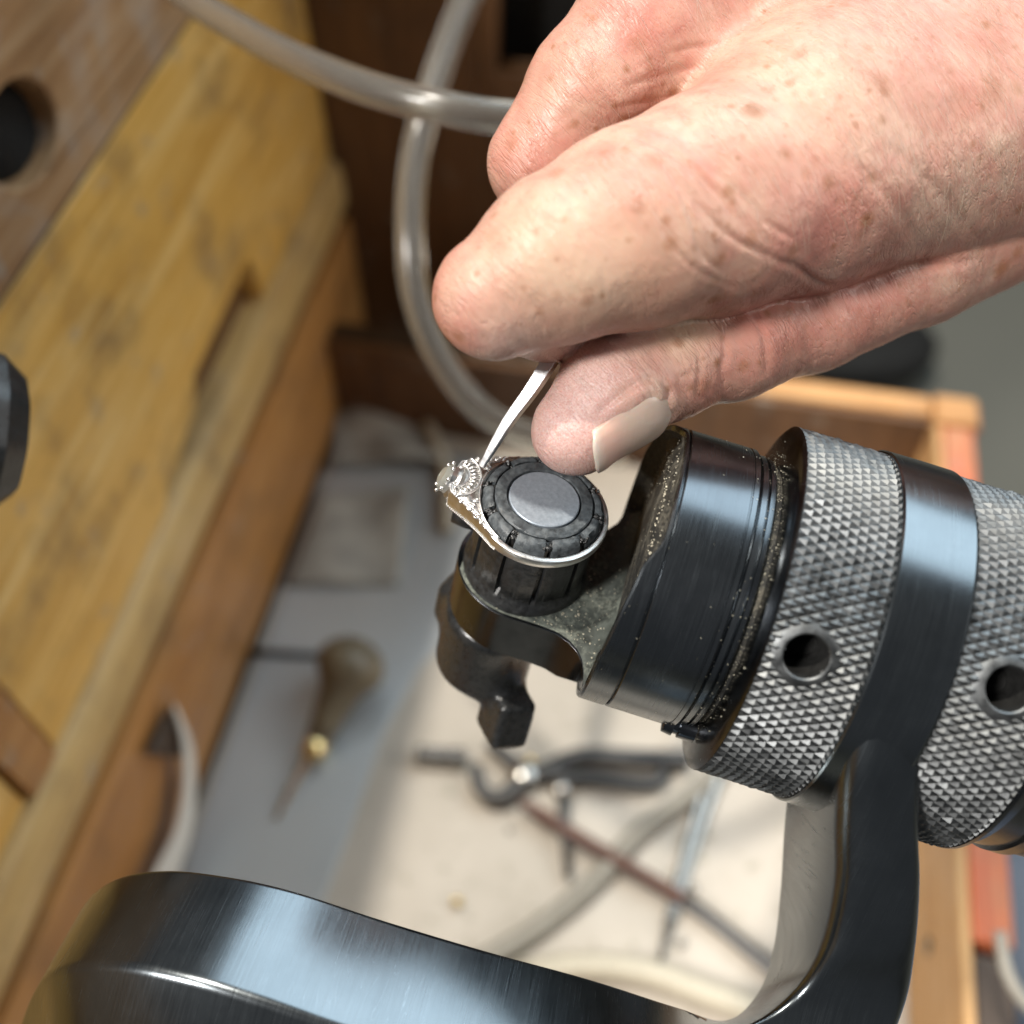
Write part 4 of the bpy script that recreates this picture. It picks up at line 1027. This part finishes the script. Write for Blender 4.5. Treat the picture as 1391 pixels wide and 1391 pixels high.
edge = np.array([NV[q] for _, q in ei]); ew = np.array([min(1, (i - 5) / 9) for i, _ in ei])
near_ = np.argwhere(np.linalg.norm(P - edge.mean(0), axis=1) < 13).ravel()
D_ = np.linalg.norm(P[near_][:, None, :] - edge[None], axis=2)
disp[near_] += (0.42 * ew[None] * np.exp(-((D_ - 0.45) / 0.85) ** 2)).max(1)
# soft unevenness: tendons, pads
from mathutils import noise as mn
sc_ = np.array([mn.noise(Vector(p) * 0.11) for p in P]); sc2 = np.array([mn.noise(Vector((p[0] * 0.55 + p[1] * 0.30, p[1] * 0.16 - p[0] * 0.08, p[2] * 0.3))) for p in P])
disp += 0.32 * sc_ + 0.07 * sc2
P = P + NR * disp[:, None]
# skin tone map (R pink, G pale, B powder) from soft blobs in 3D
tone = np.zeros((nv, 4), np.float32); tone[:, 3] = 1
def blob(ch, px_, py_, d, rad, amt):
    c0 = ray(px_, py_) * d; dd = np.linalg.norm(P - c0, axis=1); tone[:, ch] = np.clip(tone[:, ch] + amt * np.exp(-(dd / rad) ** 2), 0, 1)
blob(0, 755, 590, 143, 6.5, 0.75); blob(0, 800, 530, 143, 6, 0.40); blob(0, 640, 430, 132, 6, 0.35); blob(0, 1110, 290, 137, 9, 0.55)
blob(0, 930, 505, 148, 6, 0.45); blob(0, 1010, 470, 150, 8, 0.35); blob(0, 900, 245, 130, 8, 0.15); blob(0, 1150, 420, 154, 12, 0.35)
blob(0, 870, 30, 147, 8, 0.5); blob(0, 1190, 120, 148, 9, 0.3); blob(1, 720, 340, 127, 7, 0.25); blob(0, 700, 210, 152, 8, 0.3)
blob(1, 1085, 160, 142, 7.5, 1.0); blob(1, 920, 447, 147, 4.5, 0.8); blob(1, 800, 390, 126, 9, 0.30); blob(1, 900, 360, 127, 9, 0.25); blob(1, 1020, 220, 135, 6, 0.3)
blob(2, 760, 590, 143, 8, 0.95); blob(2, 800, 500, 142, 6, 0.6); blob(2, 860, 470, 146, 5, 0.3); blob(2, 690, 470, 133, 4, 0.5)
# hand object in world
HO = c2w(ray(1100, 220) * 160)
Pw = (CAM + P @ W.T - HO) * MM
hm = bpy.data.meshes.new('person'); faces = np.empty(len(me2.polygons) * 4, int); me2.polygons.foreach_get('vertices', faces)
fc = faces.reshape(-1, 4)
# orientation: outward
k0 = fc[:2000]; nn_ = np.cross(P[k0[:, 1]] - P[k0[:, 0]], P[k0[:, 2]] - P[k0[:, 0]]) ; out_lens = (nn_ * NR[k0[:, 0]]).sum() > 0
if out_lens == (np.linalg.det(W) > 0): pass
else: fc = fc[:, ::-1]
hm.from_pydata(Pw.tolist(), [], fc.tolist())
sk = hm.attributes.new('skinco', 'FLOAT_VECTOR', 'POINT'); e2 = np.array((0.62, -0.78, 0.0)); e1 = np.array((0.78, 0.62, 0.0))
sk.data.foreach_set('vector', np.stack([P @ e1, P @ e2, P[:, 2]], 1).astype(np.float32).ravel())
ca = hm.color_attributes.new('tone', 'FLOAT_COLOR', 'POINT'); ca.data.foreach_set('color', tone.ravel())
hm.materials.append(M['skin']); hm.polygons.foreach_set('use_smooth', [True] * len(hm.polygons))
hand = bpy.data.objects.new('person', hm); C.objects.link(hand); hand.location = HO * MM
tag(hand, 'freckled bare hand pinching a steel pusher between bent forefinger and thumb', 'hand')
bpy.data.meshes.remove(me2)

# fine pale hairs lying on the back of the hand
t = NT('hair_pale'); t.set(Base_Color=(0.72, 0.62, 0.48), Roughness=0.3, Transmission_Weight=0.3); M['hair_pale'] = t.m
cand = np.argwhere((facing > 0.35) & (px[:, 0] > 800) & (px[:, 0] < 1440) & (px[:, 1] > -40) & (px[:, 1] < 300)).ravel()
V, F = [], []
for q in rng.choice(cand, 380, replace=False):
    p = P[q]; nn = NR[q]; dv = np.array((0.55, -0.80, 0.0)) + rng.normal(0, 0.22, 3); dv -= nn * dv.dot(nn); dv /= np.linalg.norm(dv); ln = rng.uniform(2.5, 6.0)
    pts = [c2w(p + dv * ln * k + nn * (0.05 + 0.5 * k * (1 - k) * ln * 0.35)) - HO for k in (0, 0.25, 0.5, 0.75, 1.0)]
    v, f = tube(pts, [0.022, 0.020, 0.018, 0.013, 0.005], 3, False); b = len(V); V += v; F += [tuple(i + b for i in x) for x in f]
link('hair', V, F, 'hair_pale', hand, kind='stuff')

nl = link('nail', [c2w(p) - HO for p in NV], NF, 'nail', hand)
ca = nl.data.color_attributes.new('tone', 'FLOAT_COLOR', 'POINT'); ca.data.foreach_set('color', np.array(TN, np.float32).ravel())
s = nl.modifiers.new('solid', 'SOLIDIFY'); s.thickness = 0.0004; s.offset = 0
